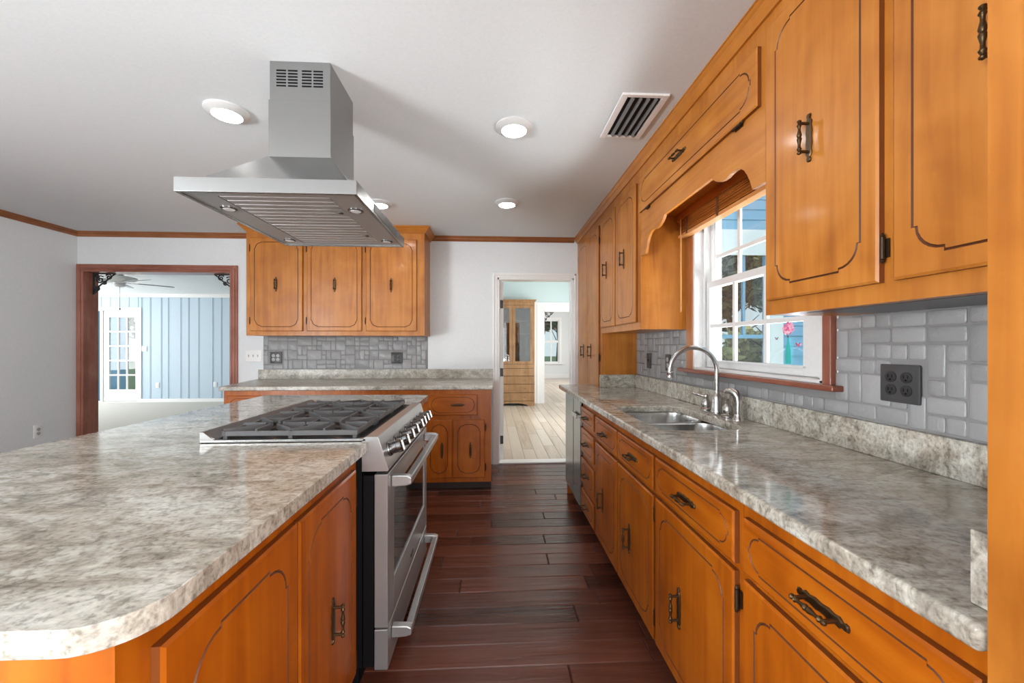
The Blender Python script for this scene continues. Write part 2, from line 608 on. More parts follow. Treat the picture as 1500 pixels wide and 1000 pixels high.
def thing(name, label, cat, loc, group=None, kind=None):
    o = bpy.data.objects.new(name, None)
    o.empty_display_size = 0.1
    C.objects.link(o)
    o.location = loc
    ROOT[o.name] = Vector(loc)
    return tag(o, label, cat, group, kind)


def struct(o, label=None, cat=None):
    o['kind'] = 'structure'
    if label:
        o['label'] = label
    if cat:
        o['category'] = cat
    return o


def arc(cx, cy, r, a0, a1, n):
    return [(cx + r * math.cos(math.radians(a0 + (a1 - a0) * i / n)), cy + r * math.sin(math.radians(a0 + (a1 - a0) * i / n))) for i in range(n + 1)]


def rrect(x0, x1, y0, y1, r, n=6):
    return (arc(x1 - r, y1 - r, r, 0, 90, n) + arc(x0 + r, y1 - r, r, 90, 180, n) +
            arc(x0 + r, y0 + r, r, 180, 270, n) + arc(x1 - r, y0 + r, r, 270, 360, n))


def slab_with_holes(mb_verts, holes, z0, z1, name, mats, parent=None, bevel=0.0, seg=3):
    """flat slab from an outline and hole outlines, triangulated top and bottom"""
    off = ROOT.get(parent.name, Vector((0, 0, 0))) if parent else Vector((0, 0, 0))
    bm = bmesh.new()
    es = []
    for lp in [mb_verts] + holes:
        vs = [bm.verts.new((p[0] - off.x, p[1] - off.y, z1 - off.z)) for p in lp]
        for i in range(len(vs)):
            es.append(bm.edges.new((vs[i], vs[(i + 1) % len(vs)])))
    bmesh.ops.triangle_fill(bm, use_beauty=True, use_dissolve=False, edges=es)
    ext = bmesh.ops.extrude_face_region(bm, geom=list(bm.faces))
    for v in [g for g in ext['geom'] if isinstance(g, bmesh.types.BMVert)]:
        v.co.z = z0 - off.z
    bmesh.ops.recalc_face_normals(bm, faces=bm.faces)
    me = bpy.data.meshes.new(name)
    bm.to_mesh(me)
    bm.free()
    for m in (mats if isinstance(mats, (list, tuple)) else [mats]):
        me.materials.append(M[m])
    me.shade_smooth()
    me.set_sharp_from_angle(angle=math.radians(38))
    o = bpy.data.objects.new(name, me)
    C.objects.link(o)
    if parent:
        o.parent = parent
    ROOT[o.name] = off
    if bevel:
        bv = o.modifiers.new('bevel', 'BEVEL')
        bv.width = bevel
        bv.segments = seg
        bv.harden_normals = True
        bv.limit_method = 'ANGLE'
        bv.angle_limit = math.radians(50)
    return o


# ================================================================== SETTING
ZC = 2.44
XR, XL, YB, YR = 1.23, -4.24, 4.29, -7.0   # kitchen walls
WT = 0.13


def plank_floor(name, x0, x1, y0, y1, width, lmin, lmax, axis, mats, z=0.0, seed=1, gapw=0.0022):
    rnd = random.Random(seed)
    b = MB()
    b.box(x0, x1, y0, y1, z - 0.06, z - 0.004, 1)
    a0, a1, c0, c1 = (x0, x1, y0, y1) if axis == 'x' else (y0, y1, x0, x1)
    c = c0
    while c < c1 - 0.01:
        ce = min(c + width, c1)
        a = a0 - rnd.uniform(0, lmax)
        while a < a1:
            ae = a + rnd.uniform(lmin, lmax)
            p, q = max(a, a0), min(ae, a1)
            if q - p > 0.02:
                g, h = gapw, 0.0025
                if axis == 'x':
                    lo = [(p + g / 2, c + g / 2), (q - g / 2, c + g / 2), (q - g / 2, ce - g / 2), (p + g / 2, ce - g / 2)]
                    hi = [(p + g + h, c + g + h), (q - g - h, c + g + h), (q - g - h, ce - g - h), (p + g + h, ce - g - h)]
                else:
                    lo = [(c + g / 2, p + g / 2), (ce - g / 2, p + g / 2), (ce - g / 2, q - g / 2), (c + g / 2, q - g / 2)]
                    hi = [(c + g + h, p + g + h), (ce - g - h, p + g + h), (ce - g - h, q - g - h), (c + g + h, q - g - h)]
                b.add([(x, y, z - 0.004) for x, y in lo] + [(x, y, z) for x, y in hi],
                      [(4, 5, 6, 7), (0, 1, 5, 4), (1, 2, 6, 5), (2, 3, 7, 6), (3, 0, 4, 7)], 0)
            a = ae
        c = ce
    return struct(b.build(name, mats, smooth=False))


plank_floor('floor', XL - WT, XR + WT, YR - WT, YB, 0.121, 0.45, 1.5, 'x', ['floor', 'gap'], seed=5)
struct(MB().box(XL - WT, XR + WT, YR - WT, YB, ZC, ZC + 0.12).build('ceiling', 'ceil'))

# left wall; opening behind the camera added to let fill light in
b = MB()
b.box(XL - WT, XL, -0.8, YB + WT, -0.06, ZC)
b.box(XL - WT, XL, YR - WT, -3.2, -0.06, ZC)
b.box(XL - WT, XL, -3.2, -0.8, -0.06, 0.45)
b.box(XL - WT, XL, -3.2, -0.8, 2.25, ZC)
struct(b.build('wall_left', 'wall'))
# rear wall behind the camera, its wide opening added for fill light
b = MB()
b.box(XL, -4.0, YR - WT, YR, -0.06, ZC)
b.box(0.8, XR, YR - WT, YR, -0.06, ZC)
b.box(-4.0, 0.8, YR - WT, YR, 2.3, ZC)
b.box(-4.0, 0.8, YR - WT, YR, -0.06, 0.12)
struct(b.build('wall_rear', 'wall'))
# back wall, openings to the living room and the dining room
OX0, OX1, OZ = -4.186, -2.702, 2.05
DX0, DX1, DZ = 0.055, 0.885, 2.005
b = MB()
b.box(XL, OX0, YB, YB + WT, -0.06, ZC)
b.box(OX0, OX1, YB, YB + WT, OZ, ZC)
b.box(OX1, DX0, YB, YB + WT, -0.06, ZC)
b.box(DX0, DX1, YB, YB + WT, DZ, ZC)
b.box(DX1, XR + WT, YB, YB + WT, -0.06, ZC)
wall_back = struct(b.build('wall_back', 'wall'))
# right wall with the window opening
WY0, WY1, WZ0, WZ1 = 1.40, 2.345, 1.135, 2.10
b = MB()
b.box(XR, XR + WT, -0.8, WY0, -0.06, ZC)
b.box(XR, XR + WT, YR - WT, -3.2, -0.06, ZC)
b.box(XR, XR + WT, -3.2, -0.8, -0.06, 0.45)  # second opening, behind the camera, added for the fill lamps
b.box(XR, XR + WT, -3.2, -0.8, 2.25, ZC)
b.box(XR, XR + WT, WY1, YB, -0.06, ZC)
b.box(XR, XR + WT, WY0, WY1, -0.06, WZ0)
b.box(XR, XR + WT, WY0, WY1, WZ1, ZC)
wall_right = struct(b.build('wall_right', 'wall'))


# ---------------- tiles
def tile_field(fr, name, parent, u0, u1, v0, v1, cell, holes, seed):
    rnd = random.Random(seed)
    nu, nv = int(math.ceil((u1 - u0) / cell)), int(math.ceil((v1 - v0) / cell))
    used = [[False] * nv for _ in range(nu)]
    for i in range(nu):
        for j in range(nv):
            cu, cv = u0 + (i + .5) * cell, v0 + (j + .5) * cell
            for h in holes:
                if h[0] < cu < h[1] and h[2] < cv < h[3]:
                    used[i][j] = True
    b = MB(fr)
    b_in = 0.0022
    for j in range(nv):
        for i in range(nu):
            if used[i][j]:
                continue
            opts = [(2, 2), (2, 1), (1, 2), (1, 1), (2, 2), (2, 1), (1, 2), (1, 1), (3, 2)]
            rnd.shuffle(opts)
            for a, c in opts + [(1, 1)]:
                if i + a <= nu and j + c <= nv and all(not used[x][y] for x in range(i, i + a) for y in range(j, j + c)):
                    break
            for x in range(i, i + a):
                for y in range(j, j + c):
                    used[x][y] = True
            p0, p1 = u0 + i * cell + b_in, min(u0 + (i + a) * cell, u1) - b_in
            q0, q1 = v0 + j * cell + b_in, min(v0 + (j + c) * cell, v1) - b_in
            if p1 - p0 < 0.008 or q1 - q0 < 0.008:
                continue
            w = 0.008 + rnd.uniform(-0.0015, 0.0015)
            k = 0.0035
            jit = lambda: rnd.uniform(-0.0012, 0.0012)
            r0 = rrect(p0, p1, q0, q1, 0.006, 2)
            r1 = rrect(p0 + 0.001, p1 - 0.001, q0 + 0.001, q1 - 0.001, 0.006, 2)
            r2 = rrect(p0 + k, p1 - k, q0 + k, q1 - k, 0.005, 2)
            ju, jv = jit(), jit()
            b.loops([[(x, 0.001, y) for x, y in r0], [(x + ju, w - 0.002, y + jv) for x, y in r1], [(x + ju, w, y + jv) for x, y in r2]], cap0=False)
    b.box(u0, u1, 0.0004, 0.0022, v0, v0 + 0.0001, 1)
    o = b.build(name, ['tile', 'grout'], parent)
    return o


FR = Fr((XR, 0, 0), (0, 1, 0), (-1, 0, 0))       # right wall, facing the aisle
FB = Fr((0, YB, 0), (1, 0, 0), (0, -1, 0))       # back wall, facing the camera
WIN_HOLE = (1.352, 2.43, 1.108, 2.2)
grb = MB(FR)
for u0, u1, v0, v1 in ((0.46, 1.352, 1.03, 1.38), (1.352, 2.43, 1.03, 1.12), (2.43, 3.32, 1.03, 1.38), (2.42, 2.445, 1.38, 2.0)):
    grb.box(u0, u1, 0.0, 0.0035, v0, v1)
grb.build('tile_grout', 'grout', wall_right)
tile_field(FR, 'tile_backsplash', wall_right, 0.47, 3.318, 1.034, 1.376, 0.0495,
           [WIN_HOLE, (1.078, 1.187, 1.11, 1.215)], 11)
tile_field(FR, 'tile_backsplash', wall_right, 2.42, 2.4455, 1.377, 2.0, 0.0495, [], 12)
grb = MB(FB)
grb.box(-2.39, -0.687, 0, 0.0035, 1.026, 1.373)
grb.build('tile_grout', 'grout', wall_back)
tile_field(FB, 'tile_backsplash', wall_back, -2.389, -0.688, 1.027, 1.372, 0.0495,
           [(-2.315, -2.2, 1.09, 1.21), (-1.07, -0.95, 1.085, 1.205)], 21)


# ---------------- crown moulding
def crown(name, fr, u0, u1, mats, p=0.05, h=0.062, m0=0.0, m1=0.0, z=ZC, parent=None):
    """profile out of a wall face; m0/m1 > 0 mitre outward at the ends, < 0 inward"""
    prof = [(0, -h), (0.010, -h), (0.014, -h * .86), (0.016, -h * .8), (0.024, -h * .62), (p * .62, -h * .34), (p * .86, -h * .2), (p * .9, -h * .12), (p, -h * .1), (p, 0), (0, 0)]
    b = MB(fr)
    b.loops([[(u0 - m0 * w, w, z + v) for w, v in prof], [(u1 + m1 * w, w, z + v) for w, v in prof]])
    o = b.build(name, mats, parent)
    return o if parent else struct(o)


FL = Fr((XL, 0, 0), (0, 1, 0), (1, 0, 0))
crown('trim_1', FL, YR, YB, 'crowny', 0.04, 0.05, 0, -1)
crown('trim_2', FB, XL, -2.40, 'crownx', 0.04, 0.05, -1, 0)
crown('trim_3', FB, -0.655, 0.888, 'crownx', 0.04, 0.05, 0, 0)

# ---------------- red-brown cased opening to the living room
b = MB()
b.box(OX0 - 0.052, OX0, YB - 0.018, YB, 0, OZ + 0.058)
b.box(OX0 - 0.03, OX0 - 0.006, YB - 0.026, YB - 0.018, 0, OZ + 0.03)
b.box(OX1, OX1 + 0.055, YB - 0.018, YB, 0, OZ + 0.058)
b.box(OX1 + 0.008, OX1 + 0.034, YB - 0.026, YB - 0.018, 0, OZ + 0.03)
b.box(OX0, OX0 + 0.02, YB - 0.02, YB + WT + 0.01, 0, OZ)
b.box(OX1 - 0.02, OX1, YB - 0.02, YB + WT + 0.01, 0, OZ)
struct(b.build('trim_4', 'red', bevel=0.003))
b = MB()
b.box(OX0 + 0.0002, OX1 - 0.0002, YB - 0.018, YB, OZ, OZ + 0.058)
b.box(OX0 - 0.006, OX1 + 0.008, YB - 0.026, YB - 0.018, OZ + 0.008, OZ + 0.032)
b.box(OX0 + 0.02, OX1 - 0.02, YB - 0.02, YB + WT + 0.01, OZ - 0.02, OZ)
struct(b.build('trim_5', 'redx', bevel=0.003))


def scroll_bracket(fr, size, label):
    """cast scroll bracket in the corner of an opening: u away from the jamb, v down"""
    b = MB(fr)
    b.box(0, 0.008, -0.008, 0.008, -size, 0)
    b.box(0, size, -0.008, 0.008, -0.008, 0)

    def spiral(cx, cy, r0, turns, a0, s=1):
        pts = []
        for i in range(26):
            t = i / 25
            r = r0 * (1 - 0.82 * t)
            a = a0 + s * turns * 2 * PI * t
            pts.append((cx + r * math.cos(a), 0, cy + r * math.sin(a)))
        b.tube(pts, size * 0.03, 6)
    k = size
    spiral(0.30 * k, -0.30 * k, 0.20 * k, 1.5, 0.8)
    spiral(0.70 * k, -0.17 * k, 0.15 * k, 1.4, 2.6, -1)
    spiral(0.17 * k, -0.70 * k, 0.15 * k, 1.4, 2.2)
    spiral(0.50 * k, -0.42 * k, 0.10 * k, 1.3, 3.6)
    spiral(0.15 * k, -0.13 * k, 0.11 * k, 1.2, 5.0)
    b.tube([(x * k, 0, -y * k) for x, y in ((0.02, 0.95), (0.12, 0.86), (0.26, 0.60), (0.42, 0.46), (0.62, 0.32), (0.86, 0.10), (0.97, 0.03))], k * 0.032, 6)
    o = b.build('corner_bracket', 'wire', origin=fr((0, 0, 0)))
    return tag(o, label, 'bracket')


scroll_bracket(Fr((OX0 + 0.021, YB + 0.085, OZ - 0.021), (1, 0, 0)), 0.22, 'black scrollwork bracket in the left corner of the wide red-brown opening')
scroll_bracket(Fr((OX1 - 0.021, YB + 0.085, OZ - 0.021), (-1, 0, 0)), 0.22, 'black scrollwork bracket in the right corner of the wide red-brown opening')

# ---------------- white doorway to the dining room
b = MB()
for x0, x1 in ((DX0 - 0.05, DX0), (DX1, DX1 + 0.07)):
    b.box(x0, x1, YB - 0.016, YB, 0, DZ + 0.05)
    b.box(x0 + 0.006, x0 + 0.024 if x0 > 0.5 else x0 + 0.02, YB - 0.024, YB - 0.016, 0, DZ + 0.045)
b.box(DX0, DX1, YB - 0.016, YB, DZ, DZ + 0.05)
b.box(DX0 - 0.03, DX1 + 0.03, YB - 0.024, YB - 0.016, DZ + 0.022, DZ + 0.045)
b.box(DX0, DX0 + 0.02, YB - 0.012, YB + WT, 0, DZ)
b.box(DX1 - 0.02, DX1, YB - 0.012, YB + WT, 0, DZ)
b.box(DX0, DX1, YB - 0.012, YB + WT, DZ - 0.02, DZ)
b.box(DX0 + 0.02, DX0 + 0.032, YB + 0.06, YB + 0.09, 0, DZ - 0.02)
b.box(DX1 - 0.032, DX1 - 0.02, YB + 0.06, YB + 0.09, 0, DZ - 0.02)
b.box(DX0, DX1, YB + 0.0, YB + WT, 0.0, 0.012)
struct(b.build('trim_6', 'white', bevel=0.002))
d1 = struct(MB().box(DX0 + 0.035, DX0 + 0.07, YB + WT + 0.005, YB + WT + 0.8, 0.015, 1.98).build('door_1', 'white', bevel=0.002))
for z in (1.734, 0.979, 0.229):
    h = MB()
    h.box(DX0 + 0.04, DX0 + 0.068, YB + WT + 0.001, YB + WT + 0.005, z - 0.045, z + 0.045)
    h.cyl((DX0 + 0.036, YB + WT - 0.002, z - 0.047), (DX0 + 0.036, YB + WT - 0.002, z + 0.047), 0.006)
    h.build('door_hinge', 'black', d1)

# ================================================================== CABINET PARTS
N_ARC = 6


def groove_outline(hw, hh, c, st):
    """outline with stepped round corners; also the matching corner flags"""
    c = min(c, hw * 0.85, hh * 0.85)
    pts, flags = [], []
    quad = [(hw, hh - c), (hw - st, hh - c)] + [(hw - c + (c - st) * math.cos(a * PI / 2 / N_ARC), hh - c + (c - st) * math.sin(a * PI / 2 / N_ARC)) for a in range(1, N_ARC)] + [(hw - c, hh - st), (hw - c, hh)]
    nq = len(quad)
    for sx, sy, rev in ((1, 1, False), (-1, 1, True), (-1, -1, False), (1, -1, True)):
        q = quad[::-1] if rev else quad
        for k, (x, y) in enumerate(q):
            kk = nq - 1 - k if rev else k
            pts.append((sx * x, sy * y))
            flags.append((sx, sy, 0 if kk < nq // 2 else (1 if kk == nq // 2 else 2)))
    return pts, flags


def door_slab(fr, u0, u1, v0, v1, w0, w1, name, mats, parent, m=0.045, c=0.055, st=0.008, gw=0.0056, gd=0.0034):
    cu, cv = (u0 + u1) / 2, (v0 + v1) / 2
    HW, HH = (u1 - u0) / 2, (v1 - v0) / 2
    ch = 0.006

    def rect(W2, H2, pts, flags):
        r = []
        for (x, y), (sx, sy, k) in zip(pts, flags):
            r.append((sx * W2, y) if k == 0 else ((sx * W2, sy * H2) if k == 1 else (x, sy * H2)))
        return r
    base, fl = groove_outline(HW - m, HH - m, c, st)
    outs = [groove_outline(HW - m + d, HH - m + d, c + d * 0.6, st)[0] for d in (gw / 2, 0.0, -gw / 2)]
    rA = rect(HW, HH, base, fl)
    rC = rect(HW - ch, HH - ch, base, fl)
    ring = lambda pts, w: [(cu + x, w, cv + y) for x, y in pts]
    b = MB(fr)
    b.loops([ring(rA, w0), ring(rA, w1 - ch * 0.7), ring(rC, w1), ring(outs[0], w1), ring(outs[1], w1 - gd), ring(outs[2], w1)],
            mis=[1, 0, 0, 2, 2])
    # the inner field and the back
    return b.build(name, mats, parent, sharp=18)


def pull(fr, u, v, w, parent, vertical=True, L=0.07):
    """antique pull: wavy back plate, two posts, turned bar"""
    f2 = Fr(fr((u, w, v)), fr.u, fr.w, fr.v) if vertical else Fr(fr((u, w, v)), fr.v, fr.w, fr.u)
    b = MB(f2)
    half = [(0.0, L), (0.006, L * .97), (0.0075, L * .88), (0.0045, L * .80), (0.011, L * .66), (0.0085, L * .48), (0.0115, L * .25), (0.009, 0.0)]
    right = half + [(x, -y) for x, y in half[::-1][1:]]
    poly = right + [(-x, y) for x, y in right[::-1][1:-1]]
    r0 = [(x, 0.0, y) for x, y in poly]
    r1 = [(x, 0.003, y) for x, y in poly]
    r2 = [(x * 0.75, 0.0055, y * 0.97) for x, y in poly]
    b.loops([r0, r1, r2])
    p = L * 0.58
    for s in (-1, 1):
        b.cyl((0, 0.003, s * p), (0, 0.030, s * p), 0.0042, 10)
    k = L * 0.72
    prof = [(0.001, -k), (0.0055, -k + .003), (0.006, -k + .006), (0.003, -k + .010), (0.0055, -k * .72), (0.0065, -k * .66), (0.004, -k * .58), (0.0035, -k * .40),
            (0.0055, -k * .22), (0.0068, -k * .10), (0.0045, 0)]
    prof = prof + [(r, -h) for r, h in prof[::-1][1:]]
    b.lathe(prof, (0, 0.031, 0), (0, 0, 1), 12)
    o = b.build('handle', 'brass', parent)
    o['label'] = 'antique brass pull'
    return o


def hinge_at(fr, u, v, w, parent, horiz=False):
    f2 = Fr(fr((u, w, v)), fr.u, fr.w, fr.v) if not horiz else Fr(fr((u, w, v)), fr.v, fr.w, fr.u)
    b = MB(f2)
    b.box(-0.009, 0.009, -0.016, -0.013, -0.022, 0.022)
    b.cyl((0, -0.006, -0.026), (0, -0.006, 0.026), 0.0055, 10)
    b.lathe([(0.001, 0), (0.005, .002), (0.004, .007), (0.001, .010)], (0, -0.006, 0.026), (0, 0, 1), 8)
    b.lathe([(0.001, 0), (0.005, .002), (0.004, .007), (0.001, .010)], (0, -0.006, -0.026), (0, 0, -1), 8)
    o = b.build('hinge', 'hinge', parent)
    return o


DT = 0.018   # door thickness


def add_door(fr, par, u0, u1, v0, v1, mats, handle=None, hinge=None, m=0.045, c=0.055, name='door', hv=True, hz=(0.09, 0.07)):
    d = door_slab(fr, u0, u1, v0, v1, 0.0005, DT, name, mats, par, m=m, c=c)
    if handle:
        pull(fr, handle[0], handle[1], DT, d, hv)
    if hinge == 'lo':
        for v in (v0 + hz[0], v1 - hz[1]):
            hinge_at(fr, u0 - 0.006, v, DT, d)
    elif hinge == 'hi':
        for v in (v0 + hz[0], v1 - hz[1]):
            hinge_at(fr, u1 + 0.006, v, DT, d)
    elif hinge == 'bottom':
        for u in (u0 + 0.12, u1 - 0.12):
            hinge_at(fr, u, v0 - 0.006, DT, d, True)
    return d


def add_drawer(fr, par, u0, u1, v0, v1, mats, handle=True, hu=None, L=0.06):
    d = door_slab(fr, u0, u1, v0, v1, 0.0005, DT, 'drawer', mats, par, m=0.024, c=0.055, st=0.006, gw=0.0042, gd=0.0026)
    if handle:
        pull(fr, hu if hu is not None else (u0 + u1) / 2, (v0 + v1) / 2, DT, d, False, L)
    return d


def carcass(fr, par, u0, u1, v0, v1, depth, mats, toe=0.0, top=True, front=True, thick=0.018):
    b = MB(fr)
    t = thick
    b.box(u0, u0 + t, -depth, -t, v0 + toe, v1)
    b.box(u1 - t, u1, -depth, -t, v0 + toe, v1)
    b.box(u0 + t, u1 - t, -depth, -t, v0 + toe, v0 + toe + t)
    b.box(u0 + t, u1 - t, -depth, -depth + 0.008, v0 + toe + t, v1)
    if top:
        b.box(u0 + t, u1 - t, -depth + 0.008, -t, v1 - t, v1)
    if front:
        b.box(u0, u1, -t, 0, v0 + toe, v1)
    o = b.build('carcass', mats, par)
    if toe:
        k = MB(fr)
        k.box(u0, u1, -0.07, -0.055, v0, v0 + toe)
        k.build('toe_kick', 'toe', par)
    return o


GZ = [('wz', 'edge', 'groove'), ('bz', 'edge', 'groove')]
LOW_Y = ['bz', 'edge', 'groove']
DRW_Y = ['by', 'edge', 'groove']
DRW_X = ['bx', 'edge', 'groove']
UPP = ['wz', 'edge', 'groove']

# ================================================================== RIGHT BASE RUN
FBASE = Fr((0.648, 0, 0), (0, 1, 0), (-1, 0, 0))
ZCT, TH = 0.925, 0.036          # counter top height, slab thickness
BASE_D = XR - 0.648 - 0.004


def base_cab(u0, u1, label, door=None, drawer=None, hinge='lo', hz=0.39):
    t = thing('base_cabinet', label, 'cabinet', (0.95, (u0 + u1) / 2, 0), 'base cabinets along the sink wall')
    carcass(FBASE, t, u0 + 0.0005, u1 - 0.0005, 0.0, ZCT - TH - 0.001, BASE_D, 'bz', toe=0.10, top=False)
    if drawer:
        add_drawer(FBASE, t, drawer[0], drawer[1], 0.705, 0.842, DRW_Y)
    if door:
        add_door(FBASE, t, door[0], door[1], 0.12, 0.686, LOW_Y, (door[1] - 0.405 * (door[1] - door[0]), hz), hinge)
    return t


base_cab(0.464, 0.994, 'maple base cabinet next to the tall end panel, large drawer with brass pull', (0.485, 0.974), (0.485, 0.974), 'lo', 0.39)
base_cab(0.995, 1.526, 'maple base cabinet between the tall panel cabinet and the sink cabinet, wide single door', (1.012, 1.516), (1.012, 1.516))
t = thing('base_cabinet', 'maple two-door cabinet below the double bowl sink', 'cabinet', (0.95, 1.98, 0), 'base cabinets along the sink wall')
carcass(FBASE, t, 1.5275, 2.4345, 0.0, ZCT - TH - 0.001, BASE_D, 'bz', toe=0.10, top=False)
for u0, u1, hg in ((1.536, 1.980, 'lo'), (1.995, 2.414, 'hi')):
    add_drawer(FBASE, t, u0, u1, 0.705, 0.842, DRW_Y)
    add_door(FBASE, t, u0, u1, 0.12, 0.686, LOW_Y, (u1 - 0.405 * (u1 - u0), 0.39), hg)
t = thing('drawer_cabinet', 'narrow maple stack of four drawers between dishwasher and sink cabinets', 'cabinet', (0.95, 2.62, 0), 'base cabinets along the sink wall')
carcass(FBASE, t, 2.4355, 2.8115, 0.0, ZCT - TH - 0.001, BASE_D, 'bz', toe=0.10, top=False)
for v0, v1 in ((0.735, 0.845), (0.531, 0.696), (0.317, 0.487), (0.12, 0.272)):
    add_drawer(FBASE, t, 2.456, 2.800, v0, v1, DRW_Y, True, 2.628, 0.058)

# dishwasher at the far end of the run
t = thing('dishwasher', 'grey steel dishwasher front at the far end of the sink wall worktop', 'dishwasher', (0.95, 3.1, 0))
b = MB(FBASE)
b.box(2.815, 3.40, -0.25, -0.004, 0.10, ZCT - TH - 0.003)
b.build('body', 'dgrey', t)
b = MB(FBASE)
b.box(2.822, 3.055, -0.003, 0.018, 0.115, 0.875)
b.box(3.075, 3.395, -0.003, 0.018, 0.115, 0.875)
b.box(2.822, 3.395, -0.003, 0.012, 0.80, 0.875)
b.build('door', 'steelz', t, bevel=0.003)
b = MB(FBASE)
b.box(2.86, 3.04, 0.03, 0.04, 0.745, 0.775)
b.box(2.865, 2.88, 0.018, 0.031, 0.752, 0.768)
b.box(3.02, 3.035, 0.018, 0.031, 0.752, 0.768)
b.build('handle', 'nickel', t, bevel=0.002)
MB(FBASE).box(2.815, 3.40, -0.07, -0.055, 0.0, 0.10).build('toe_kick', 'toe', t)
tag(MB(FBASE).box(3.404, 3.425, -0.25, 0.0, 0.0, ZCT - TH - 0.001).build('end_panel', 'by', origin=(0.95, 3.41, 0)),
    'maple side panel closing the run beyond the grey dishwasher', 'panel')

# worktop of the sink run with its splash
wt = thing('worktop', 'long polished granite worktop with undermount sink along the window wall', 'worktop', (0.9, 2.0, ZCT - TH))
SX0, SX1, SY0, SY1, SYD = 0.70, 1.075, 1.615, 2.255, 1.955
outline = [(0.605, 0.466), (XR - 0.001, 0.466), (XR - 0.001, 3.322), (0.905, 3.322), (0.905, 3.56), (0.60, 3.56), (0.596, 3.52)]
slab_with_holes(outline, [rrect(SX0, SX1, SY0, SY1, 0.085, 8)[::-1]], ZCT - TH, ZCT, 'slab', 'gr', wt, 0.009, 3)
b = MB()
b.box(1.205, XR - 0.001, 0.467, 3.321, ZCT + 0.0005, 1.030)
b.box(0.905, 1.204, 3.303, 3.322, ZCT + 0.0005, 1.030)
b.box(0.650, 1.204, 0.467, 0.511, ZCT + 0.0005, 1.026)
b.build('backsplash', 'gr', wt, bevel=0.002)

# undermount double bowl sink
sk = thing('kitchen_sink', 'stainless steel double bowl sink set under the granite below the window', 'sink', (0.89, 1.93, 0.72))


def bowl(y0, y1, depth, name):
    b = MB()
    zt = ZCT - TH - 0.001
    r = [(x, y) for x, y in rrect(SX0 - 0.006, SX1 + 0.006, y0, y1, 0.085, 8)]
    cx, cy = (SX0 + SX1) / 2, (y0 + y1) / 2
    sc = lambda k: [(cx + (x - cx) * k, cy + (y - cy) * k) for x, y in r]
    rg = lambda pts, z: [(x, y, z) for x, y in pts]
    rings = [rg(sc(1.06), zt), rg(sc(1.0), zt), rg(sc(0.985), zt - 0.02), rg(sc(0.965), zt - depth + 0.03), rg(sc(0.93), zt - depth + 0.008), rg(sc(0.86), zt - depth), rg(sc(0.12), zt - depth - 0.004)]
    b.loops(rings, cap0=False)
    o = b.build(name, 'sinks', sk)
    dr = MB()
    dr.lathe([(0.04, 0.0), (0.042, 0.003), (0.036, 0.004), (0.02, 0.001)], (cx, cy, zt - depth - 0.001), (0, 0, 1), 20)
    dr.build('drain', 'nickel', o)
    return o


bowl(SYD + 0.008, SY1 + 0.004, 0.19, 'bowl')
bowl(SY0 - 0.004, SYD - 0.008, 0.16, 'bowl')
b = MB()
b.box(SX0 + 0.01, SX1 - 0.01, SYD - 0.012, SYD + 0.012, ZCT - TH - 0.06, ZCT - TH - 0.004)
b.build('divider', 'sinks', sk, bevel=0.005)

# faucet
fx = 1.150
fc = thing('faucet', 'brushed nickel gooseneck faucet with two lever handles behind the sink', 'faucet', (fx, 1.985, ZCT))
b = MB()
b.prism(rrect(fx - 0.028, fx + 0.028, 1.862, 2.122, 0.027, 6), ZCT + 0.0005, ZCT + 0.007)
b.build('deck_plate', 'nickel', fc, bevel=0.002)
b = MB()
b.lathe([(0.030, 0.007), (0.031, 0.014), (0.027, 0.022), (0.026, 0.06), (0.024, 0.085), (0.019, 0.098), (0.0135, 0.105), (0.0125, 0.12)], (fx, 1.985, ZCT), (0, 0, 1), 24)
sx, sy = fx, 1.985
dx, dy = -0.30, 0.38
L = math.hypot(dx, dy)
path = []
for i in range(8):
    path.append((sx, sy, ZCT + 0.11 + 0.11 * i / 7))
R = 0.118
dxn, dyn = -0.995, 0.1
for i in range(1, 19):
    a = PI - i * PI / 18 * 0.98
    path.append((sx + dxn * (R + R * math.cos(a)), sy + dyn * (R + R * math.cos(a)), ZCT + 0.222 + R * math.sin(a)))
ex = path[-1]
path.append((ex[0], ex[1], ex[2] - 0.02))
b.tube(path, 0.0115, 14)
b.lathe([(0.0125, 0), (0.0165, -0.004), (0.0165, -0.012), (0.014, -0.018), (0.0155, -0.026), (0.0155, -0.032), (0.008, -0.033)], (ex[0], ex[1], ex[2] - 0.012), (0, 0, 1), 16)
b.build('spout', 'nickel', fc)
for y, s in ((2.088, 1), (1.893, -1)):
    b = MB()
    b.lathe([(0.027, 0.007), (0.028, 0.013), (0.022, 0.019), (0.024, 0.032), (0.022, 0.05), (0.015, 0.06), (0.012, 0.066), (0.014, 0.072), (0.012, 0.084), (0.004, 0.09)], (fx, y, ZCT), (0, 0, 1), 20)
    o = b.build('handle_base', 'nickel', fc)
    b = MB()
    b.tube([(fx, y, ZCT + 0.076), (fx - 0.02, y + s * 0.018, ZCT + 0.08), (fx - 0.035, y + s * 0.045, ZCT + 0.086), (fx - 0.042, y + s * 0.07, ZCT + 0.090)], [0.006, 0.0075, 0.008, 0.004], 10)
    b.build('lever', 'nickel', o)
sp = thing('side_sprayer', 'curved brushed nickel sprayer standing beside the right faucet lever', 'sprayer', (fx, 1.808, ZCT))
MB().lathe([(0.027, 0.0005), (0.026, 0.008), (0.019, 0.016), (0.018, 0.03)], (fx, 1.808, ZCT), (0, 0, 1), 20).build('holder', 'nickel', sp)
b = MB()
